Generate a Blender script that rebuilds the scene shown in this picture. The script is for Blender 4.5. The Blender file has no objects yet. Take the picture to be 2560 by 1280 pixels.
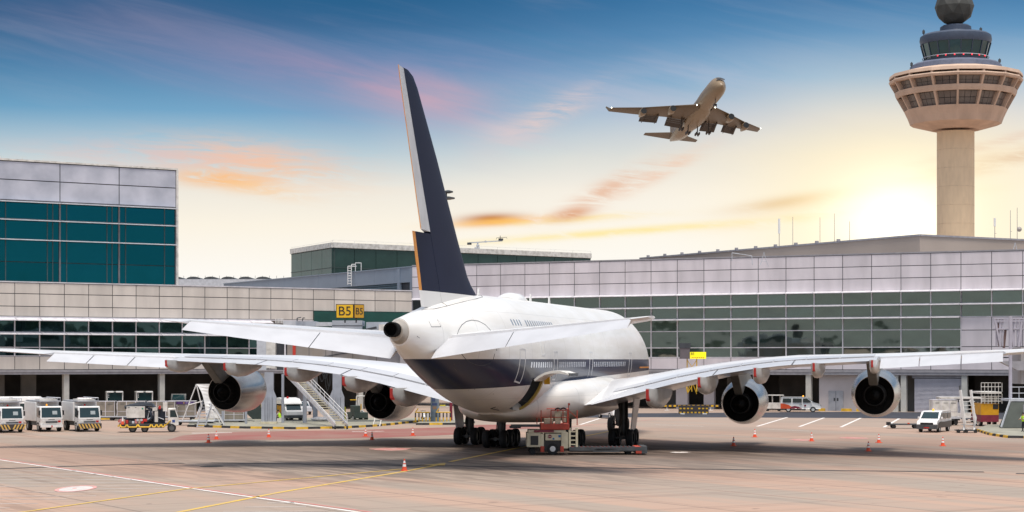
import bpy, math, random
from mathutils import Vector, Matrix
R = math.radians
rnd = random.Random(11)
scene = bpy.context.scene
COL = scene.collection
# ---- camera model measured on the photograph: focal 4690 px, eye 6.7 m up, horizon at row 900
F, H, CX, HY = 4690.0, 6.7, 1280.0, 900.0
def G(px, py):
    Y = F*H/(py-HY); return Vector(((px-CX)/F*Y, Y, 0))
def P(px, py, Y):
    return Vector(((px-CX)/F*Y, Y, H-(py-HY)/F*Y))

# ------------------------------------------------------------------ materials
MATS = {}
def mat(name, col, rough=.6, metal=0., var=.12, scale=1.5, bump=0., bscale=30., spec=.5, coat=0., dirt=None, stretch=(1,1,1)):
    if name in MATS: return MATS[name]
    m = bpy.data.materials.new(name); m.use_nodes = True
    nt = m.node_tree; b = nt.nodes['Principled BSDF']
    b.inputs['Roughness'].default_value = rough; b.inputs['Metallic'].default_value = metal
    b.inputs['Specular IOR Level'].default_value = spec
    b.inputs['Coat Weight'].default_value = coat; b.inputs['Coat Roughness'].default_value = .08
    tc = nt.nodes.new('ShaderNodeTexCoord')
    mp = nt.nodes.new('ShaderNodeMapping'); mp.inputs['Scale'].default_value = stretch
    nt.links.new(tc.outputs['Object'], mp.inputs['Vector'])
    n = nt.nodes.new('ShaderNodeTexNoise'); n.inputs['Scale'].default_value = scale; n.inputs['Detail'].default_value = 6
    nt.links.new(mp.outputs['Vector'], n.inputs['Vector'])
    r = nt.nodes.new('ShaderNodeValToRGB')
    lo = [c*(1-var) for c in col]; hi = [min(1, c*(1+var)) for c in col]
    if dirt: lo = list(dirt)
    r.color_ramp.elements[0].color = (*lo, 1); r.color_ramp.elements[0].position = .32
    r.color_ramp.elements[1].color = (*hi, 1); r.color_ramp.elements[1].position = .62
    nt.links.new(n.outputs['Fac'], r.inputs['Fac']); nt.links.new(r.outputs['Color'], b.inputs['Base Color'])
    if bump:
        n2 = nt.nodes.new('ShaderNodeTexNoise'); n2.inputs['Scale'].default_value = bscale; n2.inputs['Detail'].default_value = 4
        nt.links.new(tc.outputs['Object'], n2.inputs['Vector'])
        bp = nt.nodes.new('ShaderNodeBump'); bp.inputs['Strength'].default_value = bump; bp.inputs['Distance'].default_value = .05
        nt.links.new(n2.outputs['Fac'], bp.inputs['Height']); nt.links.new(bp.outputs['Normal'], b.inputs['Normal'])
    MATS[name] = m; return m
def glow(name, col, s):
    if name in MATS: return MATS[name]
    m = bpy.data.materials.new(name); m.use_nodes = True; b = m.node_tree.nodes['Principled BSDF']
    b.inputs['Base Color'].default_value = (*col, 1); b.inputs['Emission Color'].default_value = (*col, 1); b.inputs['Emission Strength'].default_value = s
    MATS[name] = m; return m

# tiny expression builder for shader maths
class X:
    def __init__(s, nt, k): s.nt, s.k = nt, k
    def _op(s, op, *a):
        n = s.nt.nodes.new('ShaderNodeMath'); n.operation = op
        for i, q in enumerate((s,)+a):
            if isinstance(q, X): s.nt.links.new(q.k, n.inputs[i])
            else: n.inputs[i].default_value = q
        return X(s.nt, n.outputs[0])
    def __add__(s, o): return s._op('ADD', o)
    def __sub__(s, o): return s._op('SUBTRACT', o)
    def __mul__(s, o): return s._op('MULTIPLY', o)
    def __truediv__(s, o): return s._op('DIVIDE', o)
    def __rsub__(s, o): return s*-1+o
    def __radd__(s, o): return s+o
    def __rmul__(s, o): return s*o
    def gt(s, o): return s._op('GREATER_THAN', o)
    def lt(s, o): return s._op('LESS_THAN', o)
    def mx(s, o): return s._op('MAXIMUM', o)
    def mn(s, o): return s._op('MINIMUM', o)
    def abs(s): return s._op('ABSOLUTE')
    def fr(s): return s._op('FRACT')
    def fl(s): return s._op('FLOOR')
    def exp(s): return (s*-1)._op('MULTIPLY', -1)._op('EXPONENT')
    def sm(s, a, b):
        n = s.nt.nodes.new('ShaderNodeMapRange'); n.interpolation_type = 'SMOOTHSTEP'
        s.nt.links.new(s.k, n.inputs['Value']); n.inputs['From Min'].default_value = a; n.inputs['From Max'].default_value = b
        return X(s.nt, n.outputs['Result'])
def mixc(nt, fac, a, b, mode='MIX'):
    n = nt.nodes.new('ShaderNodeMix'); n.data_type = 'RGBA'; n.blend_type = mode
    if isinstance(fac, X): nt.links.new(fac.k, n.inputs[0])
    else: n.inputs[0].default_value = fac
    for i, q in ((6, a), (7, b)):
        if isinstance(q, (tuple, list)): n.inputs[i].default_value = (*q[:3], 1)
        else: nt.links.new(q, n.inputs[i])
    return n.outputs[2]
def noise(nt, vec, scale, detail=5, dist=0., rough=.5):
    n = nt.nodes.new('ShaderNodeTexNoise'); n.inputs['Scale'].default_value = scale; n.inputs['Detail'].default_value = detail
    n.inputs['Distortion'].default_value = dist; n.inputs['Roughness'].default_value = rough
    nt.links.new(vec, n.inputs['Vector']); return X(nt, n.outputs['Fac'])
def comb(nt, x, y, z=0.):
    n = nt.nodes.new('ShaderNodeCombineXYZ')
    for i, q in enumerate((x, y, z)):
        if isinstance(q, X): nt.links.new(q.k, n.inputs[i])
        else: n.inputs[i].default_value = q
    return n.outputs[0]
def lin(r, g, b):
    f = lambda c: (c/255/12.92 if c/255 <= .04045 else ((c/255+.055)/1.055)**2.4)
    return (f(r), f(g), f(b))

# ------------------------------------------------------------------ mesh builder
class MB:
    def __init__(s, *mats): s.v, s.f, s.mi, s.mats, s.c = [], [], [], list(mats), 0
    def m(s, mt):
        if mt not in s.mats: s.mats.append(mt)
        s.c = s.mats.index(mt); return s
    def add(s, vs, fs):
        o = len(s.v); s.v += [tuple(q) for q in vs]
        for q in fs: s.f.append(tuple(i+o for i in q)); s.mi.append(s.c)
        return s
    def box(s, x0, x1, y0, y1, z0, z1):
        vs = [(x, y, z) for z in (z0, z1) for y in (y0, y1) for x in (x0, x1)]
        return s.add(vs, [(0,2,3,1),(4,5,7,6),(0,1,5,4),(2,6,7,3),(0,4,6,2),(1,3,7,5)])
    def hexa(s, lo, hi):   # two 4-point loops
        return s.add(list(lo)+list(hi), [(3,2,1,0),(4,5,6,7),(0,1,5,4),(1,2,6,5),(2,3,7,6),(3,0,4,7)])
    def tube(s, p0, p1, r0, r1=None, n=7):
        p0, p1 = Vector(p0), Vector(p1); r1 = r0 if r1 is None else r1
        d = (p1-p0)
        if d.length < 1e-6: return s
        q = d.to_track_quat('Z', 'Y').to_matrix(); vs = []
        for p, r in ((p0, r0), (p1, r1)):
            for i in range(n):
                a = 2*math.pi*i/n; vs.append(p+q@Vector((r*math.cos(a), r*math.sin(a), 0)))
        return s.add(vs, [(i, (i+1)%n, n+(i+1)%n, n+i) for i in range(n)]+[tuple(range(n-1,-1,-1)), tuple(range(n,2*n))])
    def bar(s, p0, p1, w, h):
        p0, p1 = Vector(p0), Vector(p1); d = (p1-p0).normalized()
        up = Vector((0,0,1)) if abs(d.z) < .99 else Vector((0,1,0))
        a = d.cross(up).normalized(); b = a.cross(d); a *= w/2; b *= h/2
        return s.hexa([p0-a-b, p0+a-b, p0+a+b, p0-a+b], [p1-a-b, p1+a-b, p1+a+b, p1-a+b])
    def path(s, pts, r, n=6):
        for a, b in zip(pts, pts[1:]): s.tube(a, b, r, r, n)
        return s
    def loft(s, rings, cap=True, loop=True):
        n = len(rings[0]); vs = [p for r in rings for p in r]; fs = []
        for k in range(len(rings)-1):
            for i in range(n if loop else n-1):
                j = (i+1)%n; fs.append((k*n+i, k*n+j, (k+1)*n+j, (k+1)*n+i))
        if cap: fs += [tuple(range(n-1,-1,-1)), tuple((len(rings)-1)*n+i for i in range(n))]
        return s.add(vs, fs)
    def lathe(s, prof, n=24, org=(0,0,0), ax='z', capa=True):
        o = Vector(org); rings = []
        for r, h in prof:
            ring = []
            for i in range(n):
                a = 2*math.pi*i/n; c, q = r*math.cos(a), r*math.sin(a)
                ring.append(o+Vector({'z': (c, q, h), 'y': (c, h, q), 'x': (h, c, q)}[ax]))
            rings.append(ring)
        return s.loft(rings, capa)
    def prism(s, poly, a0, a1, ax='x'):
        def pt(p, a): return {'x': (a, p[0], p[1]), 'y': (p[0], a, p[1]), 'z': (p[0], p[1], a)}[ax]
        return s.loft([[pt(p, a0) for p in poly], [pt(p, a1) for p in poly]])
    def build(s, name, parent=None, smooth=None, bevel=0., loc=None, rz=0.):
        me = bpy.data.meshes.new(name); me.from_pydata(s.v, [], s.f)
        for mt in s.mats: me.materials.append(mt)
        me.polygons.foreach_set('material_index', s.mi)
        import bmesh
        bm = bmesh.new(); bm.from_mesh(me); bmesh.ops.recalc_face_normals(bm, faces=bm.faces); bm.to_mesh(me); bm.free()
        if smooth:
            me.polygons.foreach_set('use_smooth', [True]*len(me.polygons)); me.set_sharp_from_angle(angle=R(smooth))
        me.update()
        o = bpy.data.objects.new(name, me); COL.objects.link(o)
        if parent: o.parent = parent
        if loc is not None: o.location = loc
        o.rotation_euler.z = rz
        if bevel:
            b = o.modifiers.new('bevel', 'BEVEL'); b.width = bevel; b.segments = 2; b.limit_method = 'ANGLE'; b.angle_limit = R(40)
        return o
def tag(o, label, cat, group=None):
    o['label'] = label; o['category'] = cat
    if group: o['group'] = group
    return o
def thing(name, label, cat, loc=(0,0,0), rz=0., group=None):
    o = bpy.data.objects.new(name, None); COL.objects.link(o); o.empty_display_size = .3
    o.location = loc; o.rotation_euler = (0, 0, rz); return tag(o, label, cat, group)
def struct(o): o['kind'] = 'structure'; return o
def kids(o): return [c for c in bpy.data.objects if c.parent == o]
def copy_tree(o, loc=None, rz=None, label=None, parent=None):
    c = o.copy(); COL.objects.link(c)
    if parent: c.parent = parent
    if loc is not None: c.location = loc
    if rz is not None: c.rotation_euler.z = rz
    if label: c['label'] = label
    for k in kids(o): copy_tree(k, parent=c)
    return c
def text(name, body, size, m, parent, loc, rot, ext=.01, align='CENTER'):
    cu = bpy.data.curves.new(name, 'FONT'); cu.body = body; cu.size = size; cu.extrude = ext
    cu.align_x = align; cu.align_y = 'CENTER'
    t = bpy.data.objects.new(name+'_tmp', cu); COL.objects.link(t)
    dg = bpy.context.evaluated_depsgraph_get(); me = bpy.data.meshes.new_from_object(t.evaluated_get(dg))
    bpy.data.objects.remove(t); me.name = name; me.materials.clear(); me.materials.append(m)
    o = bpy.data.objects.new(name, me); COL.objects.link(o); o.parent = parent; o.location = loc; o.rotation_euler = rot
    return o

white = mat('white_paint', (.78,.77,.75), .35, var=.05, coat=.3)
offwhite = mat('aged_white_paint', (.66,.64,.60), .5, var=.14, dirt=(.5,.48,.44))
grey = mat('grey_paint', (.32,.34,.38), .5)
lgrey = mat('light_grey_paint', (.5,.52,.56), .5)
dgrey = mat('dark_grey_metal', (.06,.065,.07), .5, var=.3)
black = mat('black_rubber', (.014,.014,.015), .75, var=.3)
blackp = mat('black_paint', (.02,.02,.022), .4)
chrome = mat('bare_steel', (.55,.55,.55), .35, metal=.8)
yellow = mat('safety_yellow', (.72,.42,.02), .5)
red = mat('signal_red', (.5,.03,.025), .45)
maroon = mat('maroon_paint', (.2,.02,.04), .5)
orange = mat('cone_orange', (.72,.08,.025), .5, var=.1)
glassm = mat('tinted_vehicle_glass', (.008,.028,.032), .05, var=.1, coat=.4, spec=.5)
hub = mat('wheel_hub', (.5,.5,.48), .5)
steelgal = mat('galvanised_steel', (.42,.43,.46), .5, metal=.3, var=.15)
# ================================================================== the parked double-deck airliner
ORG = (2.257, 146.13, 0); PSI = .2585
plane = thing('airliner', 'large white double-deck airliner with navy band and navy tail fin, parked tail first', 'airliner', ORG, -PSI)
def L(u, v, w): return Vector((v, 35-u, w))
def livery():
    m = bpy.data.materials.new('airliner_livery'); m.use_nodes = True; nt = m.node_tree; b = nt.nodes['Principled BSDF']
    tc = nt.nodes.new('ShaderNodeTexCoord'); sp = nt.nodes.new('ShaderNodeSeparateXYZ'); nt.links.new(tc.outputs['Object'], sp.inputs[0])
    y, z = X(nt, sp.outputs[1]), X(nt, sp.outputs[2]); u = y*-1+35
    low = (u-10)*-.0185+5.72
    band = z.lt(6.76)*z.gt(low)
    n = noise(nt, comb(nt, y*.25, z*1.2), 1.2, 6)
    wh = mixc(nt, n.sm(.35,.65), (.80,.785,.75), (.84,.83,.81))
    belly = mixc(nt, z.sm(2.4,5.6)*.75+n*.25, (.56,.49,.41), wh)     # beiger and darker towards the belly
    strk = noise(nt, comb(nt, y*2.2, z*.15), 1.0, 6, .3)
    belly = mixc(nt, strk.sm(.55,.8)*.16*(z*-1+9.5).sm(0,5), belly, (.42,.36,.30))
    seam = ((u/4.9).fr()-.5).abs().lt(.0055).mx(((z-9.9).abs()).lt(.014)).mx((z-4.05).abs().lt(.012))
    c = mixc(nt, seam*.36, belly, (.3,.29,.28))
    nv = mixc(nt, n, (.003,.009,.036), (.005,.014,.052))
    c = mixc(nt, band, c, nv); nt.links.new(c, b.inputs['Base Color'])
    b.inputs['Roughness'].default_value = .3; b.inputs['Specular IOR Level'].default_value = .28; b.inputs['Coat Weight'].default_value = .14; b.inputs['Coat Roughness'].default_value = .05
    n3 = noise(nt, tc.outputs['Object'], .9, 3); bp = nt.nodes.new('ShaderNodeBump'); bp.inputs['Strength'].default_value = .08; bp.inputs['Distance'].default_value = .05
    nt.links.new(n3.k, bp.inputs['Height']); nt.links.new(bp.outputs[0], b.inputs['Normal']); nt.links.new(bp.outputs[0], b.inputs['Coat Normal'])
    return m
liv = livery()
def finpaint():
    m = bpy.data.materials.new('tail_fin_paint'); m.use_nodes = True; nt = m.node_tree; b = nt.nodes['Principled BSDF']
    tc = nt.nodes.new('ShaderNodeTexCoord'); sp = nt.nodes.new('ShaderNodeSeparateXYZ'); nt.links.new(tc.outputs['Object'], sp.inputs[0])
    y, z = X(nt, sp.outputs[1]), X(nt, sp.outputs[2]); n = noise(nt, tc.outputs['Object'], .6, 6)
    nv = mixc(nt, n, (.005,.009,.032), (.008,.014,.042))
    c = mixc(nt, z.gt(11.02), (.76,.75,.73), nv); nt.links.new(c, b.inputs['Base Color'])
    b.inputs['Roughness'].default_value = .55; b.inputs['Specular IOR Level'].default_value = .15
    return m
finm = finpaint()
wingtop = mat('wing_grey_white_paint', (.74,.74,.75), .35, var=.05, scale=.5, coat=.4)
wingpan = mat('wing_panel_grey', (.50,.505,.53), .4, var=.06, scale=.6, coat=.3)
fairm = mat('fairing_grey_paint', (.56,.55,.52), .4, var=.1, coat=.3)
silver = mat('polished_nacelle_metal', (.46,.45,.435), .26, metal=.9, var=.12, scale=.8)
soot = mat('sooty_exhaust', (.006,.006,.006), .9, var=.4, spec=.15)
darkm = mat('dark_titanium', (.018,.018,.018), .5, metal=.5, var=.3)
orangem = mat('orange_trim', (.75,.28,.02), .4)
seamm = mat('panel_gap_dark', (.06,.06,.065), .6)

SEC = [(-.05,5.0,5.25,.12),(1,3.9,6.6,1.3),(3,3.2,8.3,2.35),(6,2.85,9.9,3.1),(10,2.75,10.9,3.48),(14,2.75,11.15,3.57),(30,2.75,11.15,3.57),(46,2.75,11.15,3.57),
       (50,2.9,11.15,3.53),(54,3.45,11.1,3.35),(58,4.3,10.85,2.95),(62,5.25,10.4,2.35),(66,6.3,9.8,1.6),(69,7.15,9.36,.95),(70.2,7.55,9.2,.66)]
def sec(u):
    for k in range(len(SEC)-1):
        if SEC[k][0] <= u <= SEC[k+1][0]: break
    a, b = SEC[k], SEC[k+1]; p = SEC[max(0,k-1)]; q = SEC[min(len(SEC)-1,k+2)]
    t = (u-a[0])/(b[0]-a[0]); out = []
    for i in (1,2,3):
        ma = (b[i]-p[i])/(b[0]-p[0]) if b[0] != p[0] else 0; mb = (q[i]-a[i])/(q[0]-a[0]) if q[0] != a[0] else 0
        if abs(b[i]-a[i]) < 1e-6: ma = mb = 0
        d = b[0]-a[0]
        out.append((2*t**3-3*t*t+1)*a[i]+(t**3-2*t*t+t)*d*ma+(-2*t**3+3*t*t)*b[i]+(t**3-t*t)*d*mb)
    return out
def surf(u, th, off=0.):          # th: 0 = starboard side, +90 = top
    zb, zt, hw = sec(u); c, s = math.cos(R(th)), math.sin(R(th)); ze = zb+(zt-zb)*.47
    w = hw*math.copysign(abs(c)**.92, c); h = (zt-ze)*abs(s)**.96 if s > 0 else -(ze-zb)*abs(s)**.96
    q = L(u, w, ze+h)
    if off:
        n = Vector((c*1.1, 0, s)).normalized(); q = q+n*off
    return q
def thz(u, z):                    # angle on the starboard side at height z
    zb, zt, hw = sec(u); ze = zb+(zt-zb)*.47
    if z > ze: return math.degrees(math.asin(min(1,((z-ze)/(zt-ze))**(1/.96))))
    return -math.degrees(math.asin(min(1,((ze-z)/(ze-zb))**(1/.96))))
us = [-.05,.3,1]+[1+.69*i for i in range(1,101)]+[70.2]
us = sorted(u for u in us if u <= 70.2); NS = 72
D0, D1, DT0, DT1 = 48.2, 50.4, -66, -22     # open cargo door: stations and angles
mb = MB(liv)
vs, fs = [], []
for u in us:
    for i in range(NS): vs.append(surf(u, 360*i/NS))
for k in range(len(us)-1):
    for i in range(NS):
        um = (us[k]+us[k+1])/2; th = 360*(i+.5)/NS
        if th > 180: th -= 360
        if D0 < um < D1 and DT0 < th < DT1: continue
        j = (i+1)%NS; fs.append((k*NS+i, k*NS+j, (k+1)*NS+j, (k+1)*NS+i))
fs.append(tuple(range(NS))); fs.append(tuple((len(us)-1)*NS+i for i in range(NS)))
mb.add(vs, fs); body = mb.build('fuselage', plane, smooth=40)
# cargo hold seen through the door
mb = MB(dgrey); rr = []
for q in (-.02, -.9):
    ring = []
    for u, th in [(D0-.4,t) for t in range(DT0-3,DT1+4,6)]+[(D1+.4,t) for t in range(DT1+3,DT0-4,-6)]: ring.append(surf(u, th, q))
    rr.append(ring)
mb.loft(rr, cap=False); mb.add(rr[1], [tuple(range(len(rr[1])))]); mb.build('cargo_hold', plane)
mb = MB(mat('door_frame_ochre',(.42,.30,.07),.5,var=.2))
for u0, u1 in ((D0-.5,D0-.12),):
    for t in range(DT0-2, DT1+1, 4):
        mb.hexa([surf(u0,t,.03),surf(u1,t,.03),surf(u1,t+4,.03),surf(u0,t+4,.03)],[surf(u0,t,-.12),surf(u1,t,-.12),surf(u1,t+4,-.12),surf(u0,t+4,-.12)])
mb.build('door_frame', plane)
mb = MB(offwhite); hz = surf(49, DT1+2, .02)
prof = [(0,0),(.35,.28),(.8,.5),(1.3,.62),(1.9,.6),(2.45,.42),(2.5,.3),(1.9,.42),(1.3,.44),(.8,.33),(.4,.12),(.08,-.12)]
mb.loft([[Vector((hz.x+a, 35-u, hz.z+b)) for a, b in prof] for u in (D0-.3, D1+.3)])
mb.m(yellow).box(hz.x+.1, hz.x+.5, 35-D0+.1, 35-D0+.32, hz.z-.35, hz.z+.15)
mb.m(dgrey).box(hz.x+2.4, hz.x+2.56, 35-D1-.2, 35-D0+.2, hz.z+.25, hz.z+.45)
cd = mb.build('cargo_door', plane, smooth=35); cd['label'] = 'cargo door swung up and out'
# belly fairing
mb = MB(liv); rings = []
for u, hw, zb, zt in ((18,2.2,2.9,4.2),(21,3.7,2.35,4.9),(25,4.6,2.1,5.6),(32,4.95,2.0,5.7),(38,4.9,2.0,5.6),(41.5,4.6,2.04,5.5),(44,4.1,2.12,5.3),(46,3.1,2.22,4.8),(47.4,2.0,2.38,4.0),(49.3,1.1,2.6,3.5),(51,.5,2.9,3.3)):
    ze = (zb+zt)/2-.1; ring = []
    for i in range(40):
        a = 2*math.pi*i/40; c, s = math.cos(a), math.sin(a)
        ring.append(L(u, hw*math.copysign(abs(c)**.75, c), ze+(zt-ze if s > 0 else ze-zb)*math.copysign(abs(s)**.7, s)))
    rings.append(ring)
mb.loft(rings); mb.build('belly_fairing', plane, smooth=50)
# apu cone
mb = MB(mat('tail_cone_metal',(.42,.38,.33),.4,metal=.3)); mb.lathe([(.70,0.1),(.62,-.35),(.48,-.7)], 20, (0,0,0), 'y')
o = mb.build('tail_cone', plane, smooth=40); o.scale = (.92,1,1.12); o.location = L(70.15,0,8.38)
mb = MB(soot); mb.lathe([(.44,.3),(.46,-1.0),(.38,-1.0),(.36,-.5)], 18, L(70.5,-.1,8.5), 'y'); mb.build('exhaust', plane, smooth=40)
# satellite dome, antennas
mb = MB(white); rings = []
for t in (0,.15,.35,.65,.85,1):
    hgt = .62*math.sin(math.pi*min(max(t,.04),.96))**.4; ring = []
    for i in range(12):
        a = math.pi*i/11; ring.append(L(46-4.2*t, .95*math.cos(a)*(.4+.6*math.sin(math.pi*min(max(t,.06),.94))**.3), 11.02+hgt*math.sin(a)))
    rings.append(ring)
mb.loft(rings, cap=True, loop=True); mb.build('satellite_dome', plane, smooth=60)
for u, w in ((38,11.1),(32,11.1),(52.5,11.0)):
    mb = MB(white); mb.prism([(35-u,w-.05),(35-u-.55,w-.05),(35-u-.4,w+.62),(35-u-.2,w+.62)], -.04, .04); mb.build('antenna', plane)
# visible skin joints: fin root, tailplane seal plate, hatches
def skinline(pts, r=.022):
    mb = MB(seamm); mb.path([surf(u, t, .004) for u, t in pts], r, 5); return mb.build('skin_joint', plane)
skinline([(66,88),(65,74),(63,70),(60,70),(57,72),(55,76),(53.6,84),(53,90)]); skinline([(63,70),(62.4,82),(62,89)])
skinline([(61.6+3.0*math.cos(math.pi*i/10), -2+36*math.sin(math.pi*i/10)) for i in range(11)], .018); skinline([(61.5+2.6*math.cos(math.pi*i/10), -6-22*math.sin(math.pi*i/10)) for i in range(11)], .018)
skinline([(67.5,40),(67.5,25),(66.3,25),(66.3,42)], .016); skinline([(69.4,-5),(66.5,-30),(63,-50)], .016); skinline([(64,-40),(59,-62),(52,-72)], .014); skinline([(59,-70),(59,-30)], .012); skinline([(56,-55),(47.5,-50)], .012)
mb = MB(blackp); mb.path([surf(53.0,-76,.01), surf(53.0,-70,.01)],.035,5); mb.path([surf(53.0,-76,.01), surf(51.6,-73,.01)],.035,5); mb.build('belly_marking', plane)
# windows
wl = mat('cabin_window_pane', (.62,.64,.68), .15, var=.1, coat=.6)  # sky reflection put into the pale pane colour
wd = mat('upper_deck_window_pane', (.30,.33,.37), .15, var=.1, coat=.6)
def window(u, z, m, w=.27, h=.40):
    t0 = thz(u, z-h/2); t1 = thz(u, z+h/2); mb = MB(m)
    a = [surf(u+w/2,t0+(t1-t0)*.15,.012),surf(u+w/4,t0,.012),surf(u-w/4,t0,.012),surf(u-w/2,t0+(t1-t0)*.15,.012),surf(u-w/2,t1-(t1-t0)*.15,.012),surf(u-w/4,t1,.012),surf(u+w/4,t1,.012),surf(u+w/2,t1-(t1-t0)*.15,.012)]
    b = [p+Vector((-.04,0,0)) for p in a]
    mb.loft([a, b]); mb.build('window', plane)
for a, b in ((51.6,45.8),(43.6,34.6),(31.8,19)):
    u = a
    while u > b: window(u, 6.36, wl); u -= .6 if a > 33 else .72
for a, b in ((54.6,52.6),(51.2,43.2)):
    u = a
    while u > b: window(u, 9.25, wd, .26, .42); u -= .62
linem = mat('door_outline_paint', (.62,.62,.62), .5)
def door(u, z0, z1, w, lab=None):
    mb = MB(linem); zs = [z0+(z1-z0)*i/8 for i in range(9)]; e = .05
    for uu in (u-w/2, u+w/2):
        for a, b in zip(zs, zs[1:]):
            ta, tb = thz(uu, a), thz(uu, b)
            mb.hexa([surf(uu-e,ta,.014),surf(uu+e,ta,.014),surf(uu+e,tb,.014),surf(uu-e,tb,.014)],[surf(uu-e,ta,-.02),surf(uu+e,ta,-.02),surf(uu+e,tb,-.02),surf(uu-e,tb,-.02)])
    for z in (z0, z1):
        ta, tb = thz(u, z-e), thz(u, z+e)
        mb.hexa([surf(u-w/2,ta,.016),surf(u+w/2,ta,.016),surf(u+w/2,tb,.016),surf(u-w/2,tb,.016)],[surf(u-w/2,ta,-.02),surf(u+w/2,ta,-.02),surf(u+w/2,tb,-.02),surf(u-w/2,tb,-.02)])
    mb.build('door', plane)
door(53.7, 5.2, 7.45, 1.15); door(44.9, 5.3, 7.3, 1.1); door(33, 5.3, 7.3, 1.1); door(17.2, 5.3, 7.3, 1.1); door(48.6, 7.05, 8.2, .9)
# gold line near the nose
mb = MB(orangem)
for u in [6.5+i*.7 for i in range(9)]:
    t = thz(u, 5.98); t2 = thz(u, 6.1)
    mb.hexa([surf(u,t,.02),surf(u+.71,thz(u+.71,5.98),.02),surf(u+.71,thz(u+.71,6.1),.02),surf(u,t2,.02)],[surf(u,t,-.03),surf(u+.71,thz(u+.71,5.98),-.03),surf(u+.71,thz(u+.71,6.1),-.03),surf(u,t2,-.03)])
mb.build('cheat_line', plane)

# ---- lifting surfaces
def airfoil(n=9):
    up, lo = [], []
    for i in range(n+1):
        t = .5*(1-math.cos(math.pi*i/n)); y = 5*(.2969*math.sqrt(t)-.126*t-.3516*t*t+.2843*t**3-.1015*t**4)
        up.append((t, y)); lo.append((t, -y*.72))
    return up, lo
UP, LO = airfoil()
def foil(uLE, uTE, v, zTE, th, inc=0., cut=1., u1=None):
    """closed loop: upper LE->cut, lower cut->LE"""
    c = uTE-uLE; out = []
    pts = [p for p in UP if p[0] < cut-1e-4]+[(cut, None)]
    def yu(t): return 5*(.2969*math.sqrt(t)-.126*t-.3516*t*t+.2843*t**3-.1015*t**4)
    seq = [(p[0], yu(p[0])*th) for p in pts]+[(p[0], -.72*yu(p[0])*th) for p in reversed(pts)][:-1]
    for t, y in seq: out.append(L(uLE+c*t, v, zTE+y*c+(1-t)*c*inc))
    return out
WS = [(2.5,18.6,39.9,2.95,.125,.045),(5.2,21.0,40.5,3.42,.122,.045),(8,23.2,40.5,4.12,.118,.042),(11,25.6,40.7,4.92,.112,.036),(14.5,28.3,41,5.66,.105,.03),(17.5,30.6,42.2,6.12,.1,.025),(20,32.5,43.2,6.4,.098,.02),(26,37.1,45.6,6.7,.095,.012),(26.6,37.55,45.85,6.72,.095,.012),(34.9,43.9,49.25,7.15,.09,.005),(38.6,46.8,50.75,7.42,.085,0),(39.7,48.4,51.2,7.5,.08,0)]
def wst(v):
    for a, b in zip(WS, WS[1:]):
        if a[0] <= v <= b[0]+1e-6:
            t = (v-a[0])/(b[0]-a[0]); return [p+(q-p)*t for p, q in zip(a, b)]
FLC = lambda v: 3.4-(v-5)*.06        # flap chord
def thu(t): return 5*(.2969*math.sqrt(t)-.126*t-.3516*t*t+.2843*t**3-.1015*t**4)
def panel(v0, v1, chord, drop, side, name, m, n=6, gap=.05, dz=-.02):
    mb = MB(m); rings = []
    for i in range(n+1):
        v = v0+(v1-v0)*i/n; _, le, te, z, th, inc = wst(v); c = te-le; ch = chord(v); t0 = 1-ch/c; ring = []
        dr = drop(v)
        for t, sg in ((0,1),(.12,1),(.4,1),(.75,1),(1,1),(.75,-1),(.4,-1),(.12,-1)):
            tt = t0+(1-t0)*t+ (gap/c if t == 0 else 0); y = thu(min(tt,.9995))*th*c*(1 if sg > 0 else -.72)
            if t in (0,): y = thu(tt)*th*c*.1
            ring.append(L(le+c*tt, v*side, z+y+(1-tt)*c*inc+dz-dr*t))
        rings.append(ring)
    mb.loft(rings); return mb.build(name, plane, smooth=35)
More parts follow.
